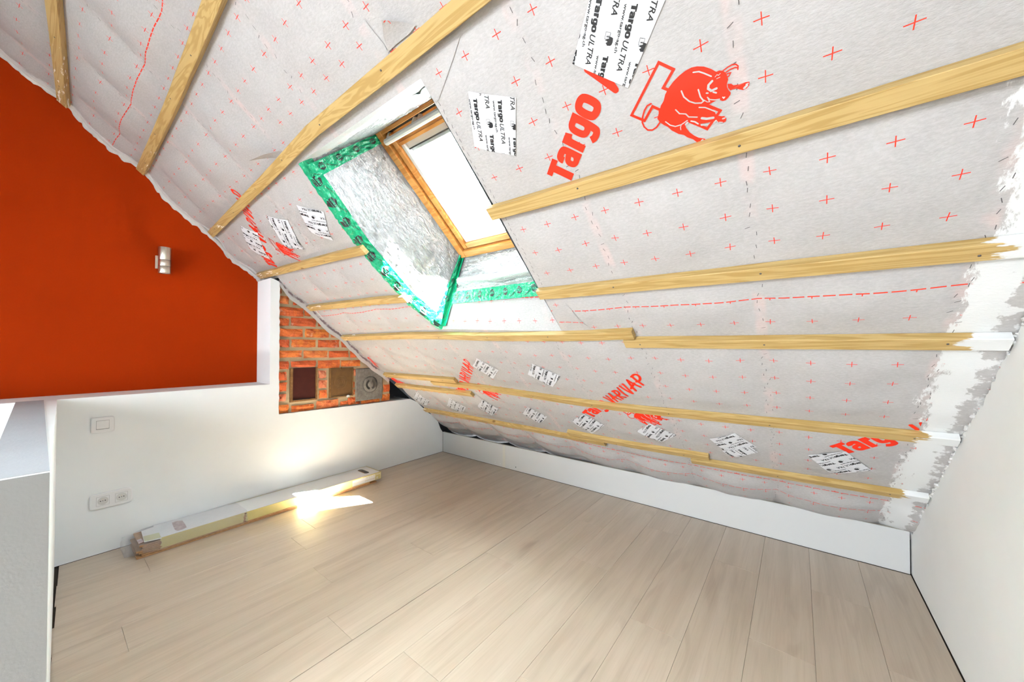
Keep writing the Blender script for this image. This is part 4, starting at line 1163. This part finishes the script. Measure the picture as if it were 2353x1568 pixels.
# torn flaps that curl away from the sheet
def curl(cf, pts, axis_pts, rise, label):
    q = [sv(*cf(*p)) for p in pts]; s_ = clip_refine(tri_poly(q), None, .012)
    a, b = [Vector(sv(*cf(*p))) for p in axis_pts]; d = (b-a).normalized(); n = Vector((-d.y, d.x))
    ds = [abs((Vector(p)-a).dot(n)) for p in s_[0]]; mxd = max(ds)
    return mobj('torn_flap', [MEM(p[0], p[1], .004 + rise*(t/mxd)**1.6) for p, t in zip(s_[0], ds)], s_[1], M_MEMB, ceiling, True, [(p[0]+.05, p[1]+.05) for p in s_[0]], label=label)
curl(c6, [(975, 132), (1090, 155), (1200, 190), (1160, 250), (1060, 330), (985, 400), (965, 280)], [(1200, 190), (985, 400)], .018, 'torn corner of membrane curling above the long batten')
curl(c6, [(-15, 1190), (60, 1165), (150, 1160), (200, 1175), (130, 1215), (60, 1205)], [(200, 1160), (130, 1230)], .05, 'small torn tongue of membrane beside the long batten')

# ------------------------------------------------------------------ things on the walls
def plate(th, y0, y1, z0, z1):
    cy_, cz_ = (y0+y1)/2, (z0+z1)/2; a, b = (y1-y0)/2, (z1-z0)/2; n = 40; vs_, fs = [], []
    def ring(x, k):
        for i in range(n):
            t = 2*pi*i/n; c_, s_ = cos(t), sin(t); e = .22
            vs_.append((x, cy_ + (a-k)*math.copysign(abs(c_)**e, c_)*(1+.05*(1-abs(s_))), cz_ + (b-k)*math.copysign(abs(s_)**e, s_)))
    for x, k in ((.0005, 0), (.006, .0), (.009, .003), (.0095, .006)): ring(x, k)
    for j in range(3):
        for i in range(n): fs.append((j*n+i, j*n+(i+1) % n, (j+1)*n+(i+1) % n, (j+1)*n+i))
    fs.append(tuple(range(3*n, 4*n)))
    return mobj('cover_plate', vs_, fs, M_WPLAST, th)
M_PLINE = simple('plate_groove', (.33, .33, .34), .6)
ys, zs = -2.368, .6795
sw = thing('light_switch', (0, ys, zs), 'white light switch on the half wall above the sockets', 'light switch')
plate(sw, ys-.041, ys+.041, zs-.0415, zs+.0415)
box('rocker_surround', .009, .0098, ys-.0235, ys+.0235, zs-.0235, zs+.0235, M_PLINE, sw)
bm = bmesh.new(); bm_box(bm, .009, .0125, ys-.0225, ys+.0225, zs-.0225, zs+.0225, .001)
for v in bm.verts:
    if v.co.x > .011: v.co.x += .003*(v.co.z-zs)/.0225
bobj('rocker', bm, M_WPLAST, sw)
ya_, yb_ = -2.409, -2.258; zs = .278
so_ = thing('wall_socket', (0, (ya_+yb_)/2, zs), 'white double power socket low on the half wall', 'socket')
plate(so_, ya_, yb_, zs-.0415, zs+.0415)
for yc in (ya_+.045, yb_-.038):
    u_ = thing('outlet', Vector((0, yc, zs))-wloc(so_)); u_.parent = so_
    box('insert_groove', .009, .0098, yc-.0235, yc+.0235, zs-.0235, zs+.0235, M_PLINE, u_)
    box('insert', .009, .0102, yc-.0227, yc+.0227, zs-.0227, zs+.0227, M_WPLAST, u_)
    lathe('well', [(.0200, .0014), (.0192, .0002), (.0185, .0004), (0, .0004)], (.0102, yc, zs), (1, 0, 0), simple('socket_well', (.66, .66, .65), .4) if 'socket_well' not in bpy.data.materials else bpy.data.materials['socket_well'], u_, 28)
    for dy_, dz_, r_ in ((-.0085, 0, .0024), (.0085, .001, .0024), (0, .0085, .0026), (0, .0005, .0018)):
        lathe('pin_hole', [(r_, .0008), (0, .0008)], (.0102, yc+dy_, zs+dz_), (1, 0, 0), M_GASK_SHADE if dz_ < .005 else M_BRUSH, u_, 12)

lx, ly = XR+.075, -2.108
lamp = thing('wall_lamp', (XR, ly, 1.545), 'brushed steel cylinder up and down lamp on the red wall', 'wall lamp')
box('back_plate', XR+.001, XR+.012, ly-.033, ly+.033, 1.580, 1.662, M_BRUSH, lamp, .002)
box('bracket', XR+.012, lx-.02, ly-.016, ly+.016, 1.590, 1.652, M_BRUSH, lamp)
RLP = .0295
for z0, z1 in ((1.546, 1.587), (1.5885, 1.626), (1.6275, 1.706)):
    lathe('tube', [(RLP-.004, z0-1.546), (RLP-.0006, z0-1.546), (RLP, z0-1.5452), (RLP, z1-1.5468), (RLP-.0006, z1-1.546), (RLP-.004, z1-1.546)], (lx, ly, 1.546), (0, 0, 1), M_BRUSH, lamp, 40)
lathe('core', [(RLP-.0015, .002), (RLP-.0015, .158)], (lx, ly, 1.546), (0, 0, 1), M_GASK_SHADE, lamp, 32)
for z in (1.548, 1.704): lathe('lens', [(0, 0), (RLP-.003, 0)], (lx, ly, z), (0, 0, 1), M_LENS, lamp, 32)

# ------------------------------------------------------------------ torn pack of laminate boards beside the half wall
pk = thing('laminate_pack', (.12, -1.57, 0), 'torn white and gold carton of laminate boards wrapped in film on the floor', 'carton')
X0, X1, Y0, Y1 = .006, .226, -2.170, -.862
ZT = .072
# boards inside, showing at the torn end and below the carton
for k in range(7):
    z0 = .0015+k*.0088
    e = -2.262 + .010*((k*5) % 3) + .012*(k > 4)
    off = .012*(k < 2) - .003*(k % 2)
    box('board', X0+.008, X1-.004+off*(k < 2), e, Y1-.04-.06*(k % 2), z0, z0+.0072, M_KRAFT, pk)
# carton: white lid, gold side in two torn lengths, gold end and rear edge
bm = bmesh.new(); bm_box(bm, X0, X1, Y0, Y1, ZT-.002, ZT, .0006)
lid = bobj('lid', bm, M_CARTON, pk)
def side(ya, yb, zb, ja, jb, name='side_panel'):
    pts_ = [(ya, ZT-.0005)]; n = 9
    for i in range(1, n): pts_.append((ya + ja*random.uniform(-1, 1), ZT+(zb-ZT)*i/n))
    pts_ += [(ya, zb), (yb, zb)]
    for i in range(1, n): pts_.append((yb + jb*random.uniform(-1, 1), zb+(ZT-zb)*i/n))
    pts_.append((yb, ZT-.0005))
    return prism(name, [(X1-.0005, y, z) for y, z in pts_], (.003, 0, 0), M_GOLD, pk)
side(Y0, -1.798, .004, .006, .004); side(-1.786, Y1, .018, .006, 0)
prism('end_panel', [(X0, Y1, .016), (X1+.002, Y1, .018), (X1+.002, Y1, ZT), (X0, Y1, ZT)], (0, .0025, 0), M_GOLD, pk)
for a in ((X0-.0005, X0+.003, Y0+.35, Y1), (X1-.004, X1+.0026, Y0, Y1-.0), (X0, X1, Y1-.003, Y1+.0026)):
    box('gold_edge', a[0], a[1], a[2], a[3], ZT-.001, ZT+.0006, M_GOLD, pk)
# flat black patch for the carrying hole in the lid, its darkness only colour
def stad(cx_, cy_, a, r_, n=10):
    return [(cx_+a+r_*cos(t), cy_+r_*sin(t)) for t in [(-.5+i/n)*pi for i in range(n+1)]] + [(cx_-a+r_*cos(t), cy_+r_*sin(t)) for t in [(.5+i/n)*pi for i in range(n+1)]]
hp = onz(835, 1084, ZT)
mobj('carrying_hole', [(x, y, ZT+.0004) for x, y in stad(hp.x, hp.y, .044, .021)], [tuple(range(22))], M_GASK_SHADE, pk)
prism('hole_edge', [(x, y, ZT+.0005) for x, y in [(hp.x-.040, hp.y-.021), (hp.x+.042, hp.y-.021), (hp.x+.050, hp.y-.014), (hp.x-.050, hp.y-.014)]], (0, 0, .0003), M_KRAFT, pk)
# printed label at the end of the gold side
def on_side(x, z, lift=.0004): return Vector((X1+.0025+lift, x, z))
ls = [onx(810, 1106, X1+.0028), onx(862, 1091, X1+.0028)]
la, lb_ = ls[0].y, ls[1].y
lbl = thing('printed_label', Vector((X1, (la+lb_)/2, .04))-wloc(pk)); lbl.parent = pk
mobj('label_paper', [on_side(la, .022), on_side(lb_, .022), on_side(lb_, ZT-.006), on_side(la, ZT-.006)], [(0, 1, 2, 3)], M_CARTON, lbl)
mobj('rule', [on_side(la, .0425, .0007), on_side(lb_, .0425, .0007), on_side(lb_, .0435, .0007), on_side(la, .0435, .0007)], [(0, 1, 2, 3)], M_GOLDP, lbl)
def flip_txt(t, yr, zt, W, H):   # the pack lies upside down, so the writing is turned by 180 degrees
    return print_on('printed_text', put_text(t, 0, 0, W, H), lambda x, y: on_side(yr-x, zt-y, .0008), M_GOLDP, lbl, None, None, kind='stuff')
flip_txt('Bel monda click', lb_-.006, .061, .075, .0085)
flip_txt('Klik laminaatvloer', lb_-.006, .038, .082, .0075)
le = Y1-.004
fr_ = [(lb_+.006, .024), (le, .024), (le, ZT-.005), (lb_+.006, ZT-.005)]
print_on('logo_frame', ribbon(fr_, .001, True), lambda x, y: on_side(x, y, .0008), M_CARTON, lbl, None, None)
print_on('printed_text', put_text('berryfloor', 0, 0, (le-lb_-.012), .010), lambda x, y: on_side(le-.003-x, ZT-.008-y, .0008), M_CARTON, lbl, None, None, kind='stuff')
for iy in (0, 1):
    for iz in (0, 1):
        a = lb_+.012+iy*.0085; b = .029+iz*.0075
        mobj('logo_dot', [on_side(a, b, .0008), on_side(a+.0062, b, .0008), on_side(a+.0062, b+.0055, .0008), on_side(a, b+.0055, .0008)], [(0, 1, 2, 3)], M_CARTON, lbl)
# paper slip and sticker under the film
def on_lid(px, py, lift): P = onz(px, py, ZT); return (P.x, P.y, ZT+lift)
c26 = lambda x, y: (260+x/5.602, 1160+y/5.602)
mobj('window_sticker', [on_lid(*c26(x, y), .0008) for x, y in [(755, 235), (820, 212), (890, 207), (920, 245), (948, 295), (890, 325), (830, 340), (795, 330), (775, 285)]], [tuple(range(9))], M_STICK, pk)
sl = [on_lid(*c26(x, y), .0012) for x, y in [(360, 345), (545, 280), (625, 440), (400, 490)]]
slip = mobj('paper_slip', sl, [(0, 1, 2, 3)], M_CARTON, pk)
mobj('yellow_slip_print', [on_lid(*c26(x, y), .0018) for x, y in [(385, 415), (590, 365), (618, 430), (405, 482)]], [(0, 1, 2, 3)], simple('pale_olive_print', (.62, .60, .36), .5), pk)
mobj('sticker', [on_lid(*c26(x, y), .001) for x, y in [(300, 460), (360, 440), (395, 480), (330, 510)]], [(0, 1, 2, 3)], M_STICK, pk)
# cling film round the torn end
vs_, fs = [], []
secs = 26; n = 28
for i in range(secs+1):
    t = i/secs; y = -2.300 + .52*t
    k = min(1, .72+1.6*t)if t < .18 else 1.
    for j in range(n):
        a = 2*pi*j/n; e = .32
        ca, sa = cos(a), sin(a)
        hx, hz = (X1-X0)/2+.006, .039
        x = (X0+X1)/2+.002 + hx*k*math.copysign(abs(ca)**e, ca); z = .040 + hz*k*math.copysign(abs(sa)**e, sa)
        d = .004*mnoise.noise(Vector((x*30, y*22, z*50)))*(1.6 if t < .3 else .5)
        vs_.append((x+d, y+.012*mnoise.noise(Vector((x*20, z*40, 3)))*(t > .95 or t < .1)+.10*(t > .9)*(1-(x-X0)/.22)*0, max(z+d, .0012)))
for i in range(secs):
    for j in range(n): fs.append((i*n+j, i*n+(j+1) % n, (i+1)*n+(j+1) % n, (i+1)*n+j))
c0 = len(vs_); vs_.append(((X0+X1)/2, -2.308, .036))
for j in range(n): fs.append((j, (j+1) % n, c0))
mobj('cling_film', vs_, fs, M_FILM, pk, True, label='crumpled clear film round the torn end')
